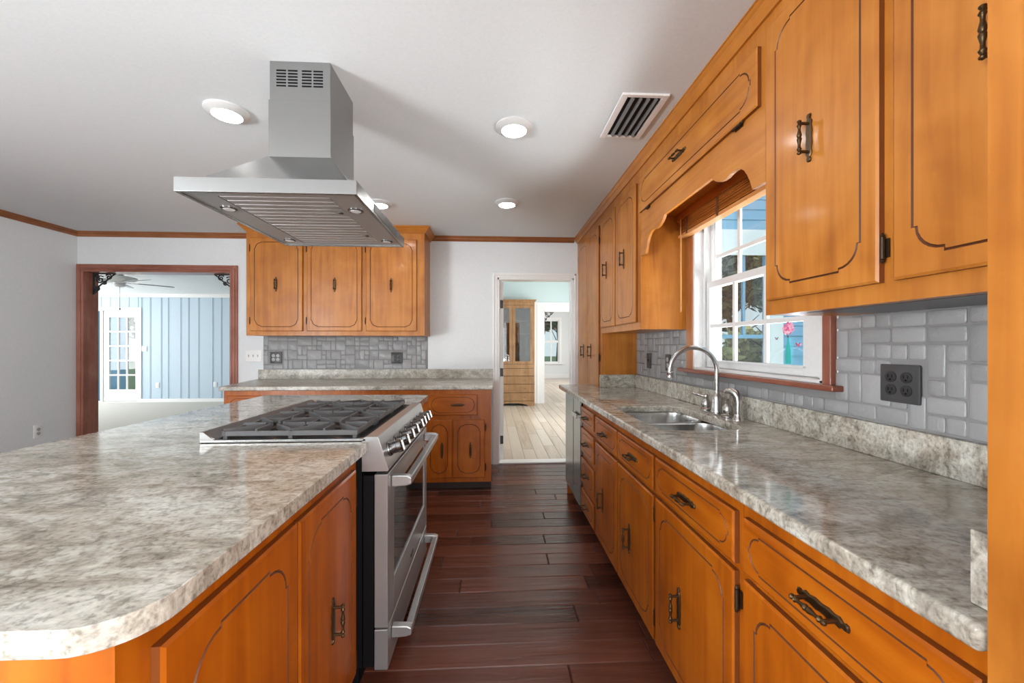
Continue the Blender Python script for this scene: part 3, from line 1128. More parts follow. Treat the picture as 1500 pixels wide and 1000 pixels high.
b.tube([(fx, 1.808, ZCT + 0.025), (fx, 1.808, ZCT + 0.085), (fx, 1.811, ZCT + 0.105), (fx - 0.006, 1.821, ZCT + 0.124), (fx - 0.016, 1.836, ZCT + 0.134), (fx - 0.026, 1.852, ZCT + 0.134), (fx - 0.031, 1.860, ZCT + 0.128)],
       [0.0165, 0.0165, 0.018, 0.019, 0.018, 0.014, 0.012], 14)
b.build('spray_head', 'nickel', sp)

# ================================================================== RIGHT UPPER RUN
XU = 0.929
FU = Fr((XU, 0, 0), (0, 1, 0), (-1, 0, 0))
UD_ = XR - XU - 0.012
ZU0, ZU1 = 1.377, 2.395
# near wall cabinet with two doors
t = thing('wall_cabinet', 'large honey maple wall cabinet right of the window, lowered over the grey tile', 'cabinet', (1.08, 0.9, ZU0), 'wall cabinets on the window wall')
carcass(FU, t, 0.466, 1.308, ZU0, ZC - 0.001, UD_, 'wz')
add_door(FU, t, 0.898, 1.284, 1.424, 2.33, UPP, (1.100, 1.872), 'lo', c=0.062, hz=(0.08, 0.09))
add_door(FU, t, 0.485, 0.865, 1.424, 2.33, UPP, (0.672, 1.838), 'lo', c=0.062, hz=(0.08, 0.09))
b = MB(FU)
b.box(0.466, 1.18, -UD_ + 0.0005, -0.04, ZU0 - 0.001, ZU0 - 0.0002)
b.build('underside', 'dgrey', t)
# cabinet over the window with the scalloped valance
t = thing('over_window_cabinet', 'honey maple cabinet above the window with flip-up door and scalloped valance', 'cabinet', (1.08, 1.88, 2.1), 'wall cabinets on the window wall')
VB = 2.085
carcass(FU, t, 1.3085, 2.4445, VB, ZC - 0.001, UD_, 'wz')
add_door(FU, t, 1.330, 2.438, 2.102, 2.308, ['wy', 'edge', 'groove'], (1.90, 2.207), 'bottom', m=0.034, c=0.07, hv=False)
pr = [(1.3095, 1.833), (1.380, 1.833), (1.386, 1.850), (1.395, 1.872), (1.408, 1.896), (1.425, 1.920), (1.446, 1.936), (1.468, 1.945), (1.490, 1.948), (1.512, 1.945), (1.535, 1.940),
      (1.560, 1.940), (1.585, 1.945), (1.610, 1.956), (1.632, 1.972), (1.645, 1.984)]
pr2 = [(3.753 - u, v) for u, v in pr[::-1]]
poly = pr + pr2 + [(2.4435, VB + 0.02), (1.3095, VB + 0.02)]
b = MB(FU)
b.prism(poly, -0.017, 0.0005, axis=1)
b.build('valance', 'wy', t, bevel=0.0015)
# far wall cabinet
t = thing('wall_cabinet', 'honey maple two-door wall cabinet between the window and the tall pantry', 'cabinet', (1.08, 2.9, ZU0), 'wall cabinets on the window wall')
carcass(FU, t, 2.445, 3.3245, ZU0, ZC - 0.001, UD_, 'wz')
add_door(FU, t, 2.497, 2.908, 1.424, 2.308, UPP, (2.715, 1.875), 'hi', c=0.06)
add_door(FU, t, 2.930, 3.318, 1.424, 2.308, UPP, (3.140, 1.878), 'hi', c=0.06)
# tall pantry
t = thing('pantry_cabinet', 'tall narrow honey maple pantry beside the white doorway', 'cabinet', (1.08, 3.75, 0), 'wall cabinets on the window wall')
carcass(FU, t, 3.325, 4.288, 0.0, ZC - 0.001, XR - XU - 0.002, 'wz', toe=0.1)
add_door(FU, t, 3.385, 3.765, 0.14, 2.308, UPP, (3.64, 1.222), 'lo', c=0.06, hz=(1.03, 0.13))
add_door(FU, t, 3.775, 4.185, 0.14, 2.308, UPP, (3.93, 1.222), 'hi', c=0.06, hz=(1.03, 0.13))
crown('trim_7', FU, 0.466, 4.288, 'wy', 0.042, 0.058)
# tall cabinet that closes the run beside the camera
t = thing('tall_cabinet', 'tall honey maple end panel closing the run at the right edge', 'cabinet', (0.92, 0.2, 0))
FT = Fr((0.612, 0, 0), (0, 1, 0), (-1, 0, 0))
carcass(FT, t, -0.50, 0.4625, 0.0, ZC - 0.001, XR - 0.612 - 0.02, 'wz', toe=0.0)
add_door(FT, t, -0.02, 0.36, 0.14, 2.3, UPP, None, 'hi')
add_door(FT, t, -0.44, -0.04, 0.14, 2.3, UPP, None, 'lo')

# ---------------- window over the sink
win = struct(thing('window_1', 'white double hung window above the sink with red-brown casing', 'window', (1.29, 1.87, WZ0)))
b = MB()
b.box(1.205, XR + 0.002, 1.362, WY0, WZ0 - 0.005, WZ1 + 0.07)
b.box(1.205, XR + 0.002, WY0, WY1, WZ1, WZ1 + 0.07)
b.build('casing', 'red', win, bevel=0.004)
MB().box(1.205, XR + 0.002, WY1, 2.422, WZ0 - 0.005, WZ1 + 0.07).build('casing', 'casing', win, bevel=0.004)
b = MB()
b.box(1.180, XR + 0.004, 1.325, 2.49, 1.113, 1.134)
b.build('window_sill', 'redy', win, bevel=0.004)
b = MB()
b.box(XR - 0.02, XR + WT + 0.02, WY1 - 0.016, WY1 + 0.001, WZ0, WZ1)
b.box(XR - 0.02, XR + WT + 0.02, WY0 - 0.001, WY0 + 0.016, WZ0, WZ1)
b.box(XR - 0.02, XR + WT + 0.02, WY0, WY1, WZ1 - 0.016, WZ1)
b.box(XR - 0.02, XR + WT + 0.02, WY0, WY1, WZ0 - 0.001, WZ0 + 0.012)
b.box(1.262, 1.274, WY1 - 0.03, WY1 - 0.016, WZ0 + 0.012, WZ1 - 0.016)
b.box(1.310, 1.320, WY1 - 0.034, WY1 - 0.016, WZ0 + 0.012, WZ1 - 0.016)
b.build('window_frame', 'vinyl', win, bevel=0.002)


def sash(x0, x1, y0, y1, z0, z1, gy0, gy1, gz0, gz1, cols, row, mw=0.022):
    b = MB()
    b.box(x0, x1, y0, gy0, z0, z1)
    b.box(x0, x1, gy1, y1, z0, z1)
    b.box(x0, x1, gy0, gy1, z0, gz0)
    b.box(x0, x1, gy0, gy1, gz1, z1)
    xm0, xm1 = x0 + 0.006, x1 - 0.006
    for y in cols:
        b.box(xm0, xm1, y - mw / 2, y + mw / 2, gz0, gz1)
    ys = [gy0] + sorted(cols) + [gy1]
    for i in range(len(ys) - 1):
        a0 = ys[i] + (mw / 2 if i > 0 else 0)
        a1 = ys[i + 1] - (mw / 2 if i < len(ys) - 2 else 0)
        b.box(xm0, xm1, a0, a1, row - mw / 2, row + mw / 2)
    s_ = b.build('sash', 'vinyl', win, bevel=0.002)
    g = MB().box((x0 + x1) / 2 - 0.002, (x0 + x1) / 2 + 0.002, gy0, gy1, gz0, gz1)
    g.build('pane', 'glass', s_)


sash(1.276, 1.304, WY0 + 0.016, WY1 - 0.03, 1.148, 1.650, 1.575, 2.280, 1.192, 1.612, [1.812, 2.055], 1.388)
sash(1.322, 1.348, WY0 + 0.016, WY1 - 0.034, 1.620, 2.083, 1.62, 2.300, 1.655, 2.045, [1.86, 2.085], 1.80)
b = MB()
b.box(1.262, 1.28, 1.56, 2.30, 1.183, 1.190)
b.build('sash_lift', 'vinyl', win, bevel=0.001)

# flat cut-out stickers on the pane
xg = 1.2835
dec = thing('window_decal', 'flat sticker of pink flowers in a teal bottle on the lower right pane', 'decal', (xg, 1.665, 1.2))
pol = [(-0.028, 0), (0.028, 0), (0.030, 0.008), (0.028, 0.07), (0.024, 0.095), (0.013, 0.122), (0.009, 0.150), (0.010, 0.158), (-0.010, 0.158), (-0.009, 0.150), (-0.013, 0.122), (-0.024, 0.095), (-0.028, 0.07), (-0.030, 0.008)]
b = MB()
b.prism([(1.667 + u * 0.55, 1.196 + v * 0.73) for u, v in pol], xg, xg + 0.0008, axis=0)
b.build('bottle', 'bottle', dec)
rnd = random.Random(4)
b = MB()
for i in range(70):
    a, r = rnd.uniform(0, 2 * PI), 0.030 * math.sqrt(rnd.random())
    cu, cv, k = 1.668 + r * math.cos(a), 1.349 + r * 0.9 * math.sin(a), rnd.uniform(0.004, 0.0075)
    b.prism([(cu + k * math.cos(q * PI / 3 + a), cv + k * math.sin(q * PI / 3 + a)) for q in range(6)], xg + rnd.uniform(0, 0.0004), xg + 0.0008, axis=0)
b.build('flowers', 'pink', dec)
b = MB()
for du in (-0.012, 0.0, 0.010):
    b.prism([(1.666 - 0.001, 1.309), (1.667 + 0.001, 1.309), (1.668 + du + 0.001, 1.33), (1.668 + du - 0.001, 1.33)], xg, xg + 0.0006, axis=0)
b.build('stems', 'brownb', dec)


def butterfly(y, z, k, mat, label):
    b = MB()
    for s in (-1, 1):
        b.prism([(y, z), (y + s * k, z + k * 0.9), (y + s * k * 1.15, z + k * 0.3), (y + s * k * 0.55, z), (y + s * k * 0.7, z - k * 0.6), (y + s * k * 0.2, z - k * 0.5)], xg, xg + 0.0008, axis=0)
    tag(b.build('butterfly_decal', mat, origin=(xg, y, z)), label, 'decal')


butterfly(1.737, 1.306, 0.009, 'brownb', 'small brown butterfly sticker on the pane left of the bottle sticker')
butterfly(1.611, 1.278, 0.012, 'redb', 'small red butterfly sticker on the pane right of the bottle sticker')

# raised wooden blind
bl = thing('wooden_blind', 'honey wood slatted blind pulled up at the top of the window', 'blind', (1.19, 1.87, 1.95))
b = MB()
b.box(1.150, 1.200, 1.366, 2.412, 1.936, 1.956)
b.build('bottom_rail', 'rail', bl, bevel=0.003)
b = MB()
z = 1.959
rnd = random.Random(3)
while z < 2.035:
    o = rnd.uniform(-0.003, 0.003)
    b.box(1.150 + o, 1.200 + o, 1.368, 2.410, z, z + 0.0032)
    z += 0.0049
b.build('slats', 'slat', bl)
b = MB()
b.box(1.140, 1.204, 1.366, 2.412, 2.037, 2.084)
b.build('head_rail', 'slat', bl, bevel=0.002)
for y in (1.55, 1.98, 2.30):
    b = MB()
    b.box(1.1465, 1.1485, y - 0.008, y + 0.008, 1.94, 2.05)
    b.box(1.1450, 1.147, y - 0.012, y + 0.012, 1.962, 1.975)
    b.build('ladder_cord', 'cord', bl)
b = MB()
b.cyl((1.143, 2.36, 2.06), (1.143, 2.36, 1.48), 0.0045, 8)
b.build('tilt_wand', 'rail', bl)


# ================================================================== SOCKETS AND SWITCHES
def plate(fr, u0, u1, v0, v1, w, name, label, mat, kind, cat, cols=1, inner='black', group=None):
    cu, cv = (u0 + u1) / 2, (v0 + v1) / 2
    t = thing(name, label, cat, fr((cu, w, cv)), group)
    b = MB(fr)
    b.loops([[(x, w, y) for x, y in rrect(u0, u1, v0, v1, 0.004, 2)], [(x, w + 0.004, y) for x, y in rrect(u0, u1, v0, v1, 0.004, 2)],
             [(x, w + 0.006, y) for x, y in rrect(u0 + 0.004, u1 - 0.004, v0 + 0.004, v1 - 0.004, 0.004, 2)]])
    b.build('cover_plate', mat, t)
    pitch = 0.046
    for c in range(cols):
        u = cu + (c - (cols - 1) / 2) * pitch
        if kind == 'outlet':
            for dv in (-0.0195, 0.0195):
                b = MB(fr)
                b.lathe([(0.0165, 0), (0.0165, 0.0025), (0.0145, 0.003)], fr.o * 0 + Vector((u, w + 0.006, cv + dv)), (0, 1, 0), 18)
                o = b.build('receptacle', inner, t)
                b = MB(fr)
                b.box(u - 0.007, u - 0.005, w + 0.009, w + 0.0097, cv + dv - 0.002, cv + dv + 0.007)
                b.box(u + 0.005, u + 0.007, w + 0.009, w + 0.0097, cv + dv - 0.002, cv + dv + 0.007)
                b.lathe([(0.0028, 0), (0.0028, 0.0007)], (u, w + 0.009, cv + dv - 0.008), (0, 1, 0), 8)
                b.build('slots', 'blackm', o)
        else:
            b = MB(fr)
            b.box(u - 0.005, u + 0.005, w + 0.005, w + 0.008, cv - 0.012, cv + 0.012)
            b.hexa([(u - 0.0035, w + 0.008, cv), (u + 0.0035, w + 0.008, cv), (u + 0.0035, w + 0.008, cv + 0.008), (u - 0.0035, w + 0.008, cv + 0.008),
                    (u - 0.003, w + 0.017, cv + 0.006), (u + 0.003, w + 0.017, cv + 0.006), (u + 0.003, w + 0.017, cv + 0.010), (u - 0.003, w + 0.017, cv + 0.010)])
            b.build('toggle', inner, t)
    return t


TW = 0.0105
plate(FR, 1.073, 1.189, 1.104, 1.218, TW, 'wall_outlet', 'black four-socket outlet plate on grey tile under the near wall cabinet', 'dgrey', 'outlet', 'outlet', 2, 'black')
plate(FR, 2.665, 2.740, 1.10, 1.214, TW, 'wall_outlet', 'black outlet plate on grey tile behind the faucet spout tip', 'dgrey', 'outlet', 'outlet', 1, 'greyp')
plate(FR, 3.000, 3.078, 1.10, 1.214, TW, 'light_switch', 'black switch plate on grey tile nearest the pantry side', 'dgrey', 'switch', 'switch', 1, 'black')
plate(FB, -2.316, -2.200, 1.092, 1.208, TW, 'wall_outlet', 'black four-socket outlet plate at the left of the back tile', 'dgrey', 'outlet', 'outlet', 2, 'greyp')
plate(FB, -1.069, -0.951, 1.087, 1.203, TW, 'wall_outlet', 'black four-socket outlet plate at the right of the back tile', 'black', 'outlet', 'outlet', 2, 'black')
plate(FB, -2.575, -2.408, 1.106, 1.228, 0.0006, 'light_switch', 'white three-toggle switch plate between wide opening and back tile', 'white', 'switch', 'switch', 3, 'greyp')
plate(FL, 3.897, 3.968, 0.412, 0.535, 0.0006, 'wall_outlet', 'white outlet plate low on the left white wall', 'white', 'outlet', 'outlet', 1, 'greyp')

# ================================================================== BACK RUN
YU = 3.95
FBU = Fr((0, YU, 0), (1, 0, 0), (0, -1, 0))
t = thing('wall_cabinet', 'honey maple three-door wall cabinet on the back wall behind the hood', 'cabinet', (-1.51, 4.1, 1.372))
carcass(FBU, t, -2.362, -0.664, 1.372, ZC - 0.001, YB - YU - 0.001, 'wz')
for (u0, u1), hu in zip(((-2.318, -1.828), (-1.787, -1.268), (-1.226, -0.738)), (-2.076, -1.523, -0.985)):
    add_door(FBU, t, u0, u1, 1.415, 2.312, UPP, (hu, 1.864), 'lo', m=0.042, c=0.06, hz=(0.10, 0.10))
c1 = MB(FBU)
prof = [(0, -0.062), (0.010, -0.062), (0.014, -0.054), (0.018, -0.048), (0.026, -0.036), (0.042, -0.02), (0.048, -0.012), (0.056, -0.008), (0.056, 0), (0, 0)]
c1.loops([[(-2.362 - w, w, ZC - 0.002 + v) for w, v in prof], [(-0.664 + w, w, ZC - 0.002 + v) for w, v in prof]])
fs = Fr((-0.664, 0, 0), (0, 1, 0), (1, 0, 0))
c1.fr = fs
c1.loops([[(YU - w, w, ZC - 0.002 + v) for w, v in prof], [(YB - 0.001, w, ZC - 0.002 + v) for w, v in prof]])
c1.fr = Fr((-2.362, 0, 0), (0, 1, 0), (-1, 0, 0))
c1.loops([[(YU - w, w, ZC - 0.002 + v) for w, v in prof], [(YB - 0.001, w, ZC - 0.002 + v) for w, v in prof]])
c1.build('cornice', 'wx', t)

YF = 3.535
FBB = Fr((0, YF, 0), (1, 0, 0), (0, -1, 0))
BD = YB - YF - 0.002
ZB1 = ZCT - TH - 0.001
t = thing('base_cabinet', 'maple back wall base cabinet with drawer and two doors beside the doorway', 'cabinet', (-0.3, 3.9, 0), 'base cabinets on the back wall')
carcass(FBB, t, -0.6635, -0.010, 0.0, ZB1, BD, 'bz', toe=0.07, top=False)
add_drawer(FBB, t, -0.556, -0.130, 0.662, 0.845, DRW_X, True, -0.304, 0.06)
for u0, u1, hu, hg in ((-0.580, -0.352, -0.440, 'lo'), (-0.343, -0.066, -0.192, 'hi')):
    add_door(FBB, t, u0, u1, 0.112, 0.622, ['bz', 'edge', 'groove'], (hu, 0.355), hg, m=0.04, c=0.06)
b = MB(FBB)
for u in (-0.47, -0.19):
    b.box(u - 0.07, u + 0.07, 0, 0.004, 0.632, 0.652)
    b.lathe([(0.004, 0), (0.004, 0.010), (0.010, 0.014), (0.009, 0.020), (0.003, 0.022)], (u, 0.004, 0.642), (0, 1, 0), 12)
b.build('bread_boards', 'bx', t)
for u0, u1, lab in ((-1.233, -0.664, 'maple back wall base cabinet behind the far end of the range'),
                    (-1.768, -1.2335, 'maple back wall base cabinet second from the left, behind the island'),
                    (-2.300, -1.7685, 'maple back wall base cabinet at the left end beside the wide opening')):
    t = thing('base_cabinet', lab, 'cabinet', ((u0 + u1) / 2, 3.9, 0), 'base cabinets on the back wall')
    carcass(FBB, t, u0, u1, 0.0, ZB1, BD if u0 > -2.0 else BD, 'bz', toe=0.07, top=False)
    add_drawer(FBB, t, u0 + 0.03, u1 - 0.03, 0.662, 0.845, DRW_X)
    um = (u0 + u1) / 2
    add_door(FBB, t, u0 + 0.03, um - 0.004, 0.112, 0.622, ['bz', 'edge', 'groove'], (um - 0.12, 0.355), 'lo', m=0.04)
    add_door(FBB, t, um + 0.004, u1 - 0.03, 0.112, 0.622, ['bz', 'edge', 'groove'], (um + 0.12, 0.355), 'hi', m=0.04)
wt = thing('worktop', 'beige granite worktop with upstand along the back wall', 'worktop', (-1.2, 3.9, ZCT - TH))
slab_with_holes([(-2.325, 3.50), (0.008, 3.50), (0.008, YB - 0.001), (-2.46, YB - 0.001)], [], ZCT - TH, ZCT, 'slab', 'gb', wt, 0.008, 3)
MB().box(-2.434, 0.008, YB - 0.020, YB - 0.001, ZCT + 0.0005, 1.024).build('backsplash', 'gb', wt, bevel=0.002)

# ================================================================== ISLAND
XI = -0.495
FI = Fr((XI, 0, 0), (0, 1, 0), (1, 0, 0))
RY0, RY1 = 1.478, 2.342
t = thing('island_cabinet', 'maple island cabinet on the camera side of the range', 'cabinet', (-1.03, 1.0, 0), 'island cabinets')
carcass(FI, t, 0.548, RY0 - 0.004, 0.0, ZB1, 1.05, 'bz', toe=0.10, top=False)
add_door(FI, t, 1.014, 1.428, 0.12, 0.838, LOW_Y, (1.215, 0.452), 'hi', m=0.05, c=0.075, hz=(0.045, 0.10))
add_door(FI, t, 0.602, 1.006, 0.12, 0.838, LOW_Y, (0.80, 0.452), 'lo', m=0.05, c=0.075, hz=(0.13, 0.10))
t = thing('island_cabinet', 'maple island cabinet on the far side of the range', 'cabinet', (-1.03, 2.6, 0), 'island cabinets')
carcass(FI, t, RY1 + 0.004, 2.80, 0.0, ZB1, 1.05, 'bz', toe=0.10, top=False)
add_door(FI, t, RY1 + 0.03, 2.77, 0.12, 0.838, LOW_Y, (2.5, 0.452), 'hi', m=0.05, c=0.07)
t = thing('island_cabinet', 'maple island back panel behind the range', 'cabinet', (-1.4, 1.9, 0), 'island cabinets')
MB().box(-1.545, -1.08, RY0 - 0.003, RY1 + 0.003, 0.0, ZB1).build('carcass', 'by', t)

RXB = -1.045    # back of the range cut-out
wt = thing('worktop', 'large granite island worktop wrapped around the steel range', 'worktop', (-1.0, 1.6, ZCT - TH))
XE = -0.452
out = [(-1.60, 0.53)]
out += arc(XE - 0.085, 0.516 + 0.085, 0.085, 268, 360, 8)
out[1:] = [(x, y) for x, y in out[1:]]
out += [(XE, RY0 - 0.004), (RXB - 0.003, RY0 - 0.004), (RXB - 0.003, RY1 + 0.004), (XE, RY1 + 0.004)]
out += arc(XE - 0.03, 2.86 - 0.03, 0.03, 0, 90, 4)
out += [(-1.60, 2.90)]
slab_with_holes(out, [], ZCT - TH, ZCT, 'slab', 'gi', wt, 0.012, 4)

# ================================================================== RANGE
rg = thing('gas_range', 'stainless steel gas range set into the granite island', 'range', (-0.73, 1.91, 0))
b = MB()
b.box(-1.04, -0.475, RY0, RY1, 0.10, 0.80)
b.box(-1.04, -0.475, RY0, RY1, 0.80, 0.926)
b.box(-1.0, -0.50, RY0 + 0.04, RY1 - 0.04, 0.0, 0.10)
b.build('body', 'blackm', rg)
# steel rim and cooktop
b = MB()
b.box(RXB, -0.46, RY0 - 0.002, RY0 + 0.022, 0.9262, 0.936)
b.box(RXB, -0.46, RY1 - 0.022, RY1 + 0.002, 0.9262, 0.936)
b.box(RXB, RXB + 0.03, RY0 + 0.022, RY1 - 0.022, 0.9262, 0.936)
b.build('cooktop_rim', 'steel', rg, bevel=0.002)
b = MB()
b.box(RXB + 0.03, -0.47, RY0 + 0.022, RY1 - 0.022, 0.926, 0.930)
b.build('cooktop', 'enamel', rg)
# sloped guard at the island side of the cooktop
b = MB()
for y0, y1, mi in ((RY0 - 0.001, RY0 + 0.010, 1), (RY0 + 0.010, RY1 - 0.010, 0), (RY1 - 0.010, RY1 + 0.001, 1)):
    b.prism([(RXB, 0.9362), (RXB + 0.048, 0.9362), (RXB + 0.012, 0.964), (RXB, 0.964)], y0, y1, axis=1, mi=mi)
b.build('backguard', ['iron', 'steelr'], rg)
# control panel: sloped front strip
b = MB()
prof = [(-0.475, 0.815), (-0.381, 0.815), (-0.379, 0.822), (-0.414, 0.936), (-0.420, 0.942), (-0.462, 0.942), (-0.475, 0.93)]
b.prism(prof, RY0 - 0.002, RY1 + 0.002, axis=1)
b.build('control_panel', 'steely', rg, bevel=0.0015)
nx, nz = 0.956, 0.293
for i, y in enumerate((1.55, 1.655, 1.76, 1.865, 1.985, 2.07, 2.155, 2.24)):
    o = Vector((-0.397, y, 0.878))
    b = MB()
    b.lathe([(0.027, 0.0), (0.028, 0.004), (0.026, 0.009), (0.0225, 0.011), (0.0225, 0.034), (0.0245, 0.036), (0.024, 0.052), (0.019, 0.055)], o, (nx, 0, nz), 24)
    kb = b.build('knob', 'chromed', rg)
    b = MB()
    a = Vector((nx, 0, nz))
    up = Vector((-nz, 0, nx))
    sd = Vector((0, 1, 0))
    c0 = o + a * 0.055
    b.add([c0 - sd * .004 - up * .019, c0 + sd * .004 - up * .019, c0 + sd * .004 + up * .019, c0 - sd * .004 + up * .019,
           c0 - sd * .003 - up * .018 + a * .006, c0 + sd * .003 - up * .018 + a * .006, c0 + sd * .003 + up * .018 + a * .006, c0 - sd * .003 + up * .018 + a * .006],
          [(3, 2, 1, 0), (4, 5, 6, 7), (0, 1, 5, 4), (1, 2, 6, 5), (2, 3, 7, 6), (3, 0, 4, 7)])
    b.build('grip', 'nickel', kb)
# oven door
XF = -0.382
b = MB()
dz0, dz1 = 0.240, 0.803
gy0, gy1, gz0, gz1 = RY0 + 0.10, RY1 - 0.07, 0.375, 0.715
b.box(XF - 0.05, XF, RY0 + 0.002, gy0, dz0, dz1)
b.box(XF - 0.05, XF, gy1, RY1 - 0.002, dz0, dz1)
b.box(XF - 0.05, XF, gy0, gy1, dz0, gz0)
b.box(XF - 0.05, XF, gy0, gy1, gz1, dz1)
od = b.build('oven_door', 'steeld', rg, bevel=0.004)
MB().box(XF - 0.03, XF - 0.006, gy0, gy1, gz0, gz1).build('oven_window', 'ovg', od)
MB().box(XF - 0.088, XF - 0.052, RY0, RY1, 0.10, 0.80).build('door_gasket', 'blackm', rg)


def range_handle(z, par, mat='steely'):
    b = MB()
    y0, y1 = RY0 + 0.05, RY1 - 0.06
    for ya, yb in ((y0, y0 + 0.03), (y1 - 0.03, y1)):
        b.prism([(XF, z - 0.024), (XF + 0.055, z - 0.020), (XF + 0.076, z - 0.014), (XF + 0.076, z + 0.012), (XF + 0.06, z + 0.020), (XF, z + 0.022)], ya, yb, axis=1)
    b.box(XF + 0.048, XF + 0.076, y0 + 0.03, y1 - 0.03, z - 0.016, z + 0.014)
    return b.build('handle', mat, par, bevel=0.005, seg=3)


range_handle(0.762, od)
b = MB()
b.box(XF - 0.05, XF, RY0 + 0.002, RY1 - 0.002, 0.085, 0.234)
wd = b.build('warming_drawer', 'steeld', rg, bevel=0.004)
range_handle(0.190, wd)
MB().box(XF, XF + 0.004, 1.885, 1.935, 0.285, 0.30).build('badge', 'dgrey', od)
# grates: three sections of cast iron
zg = 0.952
gx0, gx1 = RXB + 0.055, -0.50
secs = [(RY0 + 0.028, RY0 + 0.288), (RY0 + 0.301, RY1 - 0.301), (RY1 - 0.288, RY1 - 0.028)]
burn = []
for i, (ya, yb) in enumerate(secs):
    b = MB()
    h, w = 0.009, 0.0075

    def bar(p, q, z=zg, hh=h, ww=w):
        p, q = Vector((*p, z)), Vector((*q, z))
        d = (q - p).normalized()
        s_ = Vector((-d.y, d.x, 0)) * ww
        u_ = Vector((0, 0, hh))
        b.hexa([p - s_ - u_, q - s_ - u_, q + s_ - u_, p + s_ - u_, p - s_ * .7 + u_, q - s_ * .7 + u_, q + s_ * .7 + u_, p + s_ * .7 + u_])
    bar((gx0, ya + w), (gx1, ya + w))
    bar((gx0, yb - w), (gx1, yb - w))
    bar((gx0 + w, ya), (gx0 + w, yb))
    bar((gx1 - w, ya), (gx1 - w, yb))
    xm = (gx0 + gx1) / 2
    ym = (ya + yb) / 2
    bar((xm, ya), (xm, yb))
    for cx in ((gx0 + xm) / 2, (xm + gx1) / 2):
        burn.append((cx, ym))
        for k in range(8):
            a = 2 * PI * k / 8 + (0.0 if k % 2 == 0 else 0.0)
            tx, ty = math.cos(a), math.sin(a)
            r0 = 0.032
            lim = min(((xm - gx0) / 2 - 0.002) / abs(tx) if abs(tx) > 1e-3 else 9, ((yb - ya) / 2 - 0.002) / abs(ty) if abs(ty) > 1e-3 else 9)
            bar((cx + tx * r0, ym + ty * r0), (cx + tx * lim, ym + ty * lim), zg + 0.006, 0.011, 0.006)
    for x in (gx0 + 0.012, xm, gx1 - 0.012):
        for y in (ya + 0.01, yb - 0.01):
            b.box(x - 0.008, x + 0.008, y - 0.007, y + 0.007, 0.930, zg)
    b.build('grate', 'iron', rg, bevel=0.002)
for cx, cy in burn:
    b = MB()
    b.lathe([(0.045, 0.930), (0.045, 0.934), (0.032, 0.938), (0.030, 0.942)], (cx, cy, 0), (0, 0, 1), 24)
    o = b.build('burner', 'nickel', rg)
    b = MB()
    b.lathe([(0.027, 0.942), (0.028, 0.946), (0.024, 0.950), (0.003, 0.951)], (cx, cy, 0), (0, 0, 1), 20)
    b.build('burner_cap', 'enamel', o)

# ================================================================== HOOD
hd = thing('range_hood', 'stainless steel pyramid range hood hanging from the ceiling over the island', 'hood', (-0.79, 1.81, 1.81))
HX0, HX1, HY0, HY1, HZ = -1.10, -0.478, 1.43, 2.19, 1.808
CX0, CX1, CY0, CY1 = -0.912, -0.664, 1.672, 1.948
b = MB()
b.box(HX0, HX1, HY0, HY0 + 0.012, HZ, HZ + 0.05)
b.box(HX0, HX1, HY1 - 0.012, HY1, HZ, HZ + 0.05)
b.box(HX0, HX0 + 0.012, HY0 + 0.012, HY1 - 0.012, HZ, HZ + 0.05)
b.box(HX1 - 0.012, HX1, HY0 + 0.012, HY1 - 0.012, HZ, HZ + 0.05)
b.build('rim', 'steelr', hd, bevel=0.0015)
b = MB()
ix = 0.035
b.hexa([(HX0 + ix, HY0 + ix, HZ + 0.050), (HX1 - ix, HY0 + ix, HZ + 0.050), (HX1 - ix, HY1 - ix, HZ + 0.050), (HX0 + ix, HY1 - ix, HZ + 0.050),
        (CX0 - 0.004, CY0 - 0.004, 2.045), (CX1 + 0.004, CY0 - 0.004, 2.045), (CX1 + 0.004, CY1 + 0.004, 2.045), (CX0 - 0.004, CY1 + 0.004, 2.045)])
b.box(HX0 + 0.001, HX1 - 0.001, HY0 + 0.001, HY1 - 0.001, HZ + 0.0455, HZ + 0.0505)
b.build('canopy', 'steel', hd)
b = MB()
b.box(CX0, CX1, CY0, CY1, 2.045, 2.28)
ch = b.build('chimney', 'steelz', hd, bevel=0.001)
b = MB()
b.box(CX0 + 0.003, CX1 - 0.003, CY0 + 0.003, CY1 - 0.003, 2.28, ZC - 0.0005)
cu = b.build('chimney_extension', 'steelz', hd, bevel=0.001)
b = MB()
for j in range(6):
    z = 2.399 - 0.0125 * j
    for x0 in (0.030, 0.076, 0.132, 0.178):
        b.box(CX0 + x0, CX0 + x0 + 0.038, CY0 + 0.0018, CY0 + 0.0032, z, z + 0.0052)
b.build('vent_slots', 'blackm', cu)
b = MB()
zz = HZ + 0.006
b.box(HX0 + 0.012, -0.99, HY0 + 0.012, HY1 - 0.012, zz, zz + 0.004)
b.box(-0.592, HX1 - 0.012, HY0 + 0.012, HY1 - 0.012, zz, zz + 0.004)
b.box(-0.99, -0.592, HY0 + 0.012, 1.485, zz, zz + 0.004)
b.box(-0.99, -0.592, HY1 - 0.03, HY1 - 0.012, zz, zz + 0.004)
b.build('underside', 'filt', hd)
MB().box(-0.99, -0.592, 1.485, HY1 - 0.03, HZ + 0.02, HZ + 0.024).build('gap_shade', 'blackm', hd)  # black sheet that paints the shade in the gaps between slats
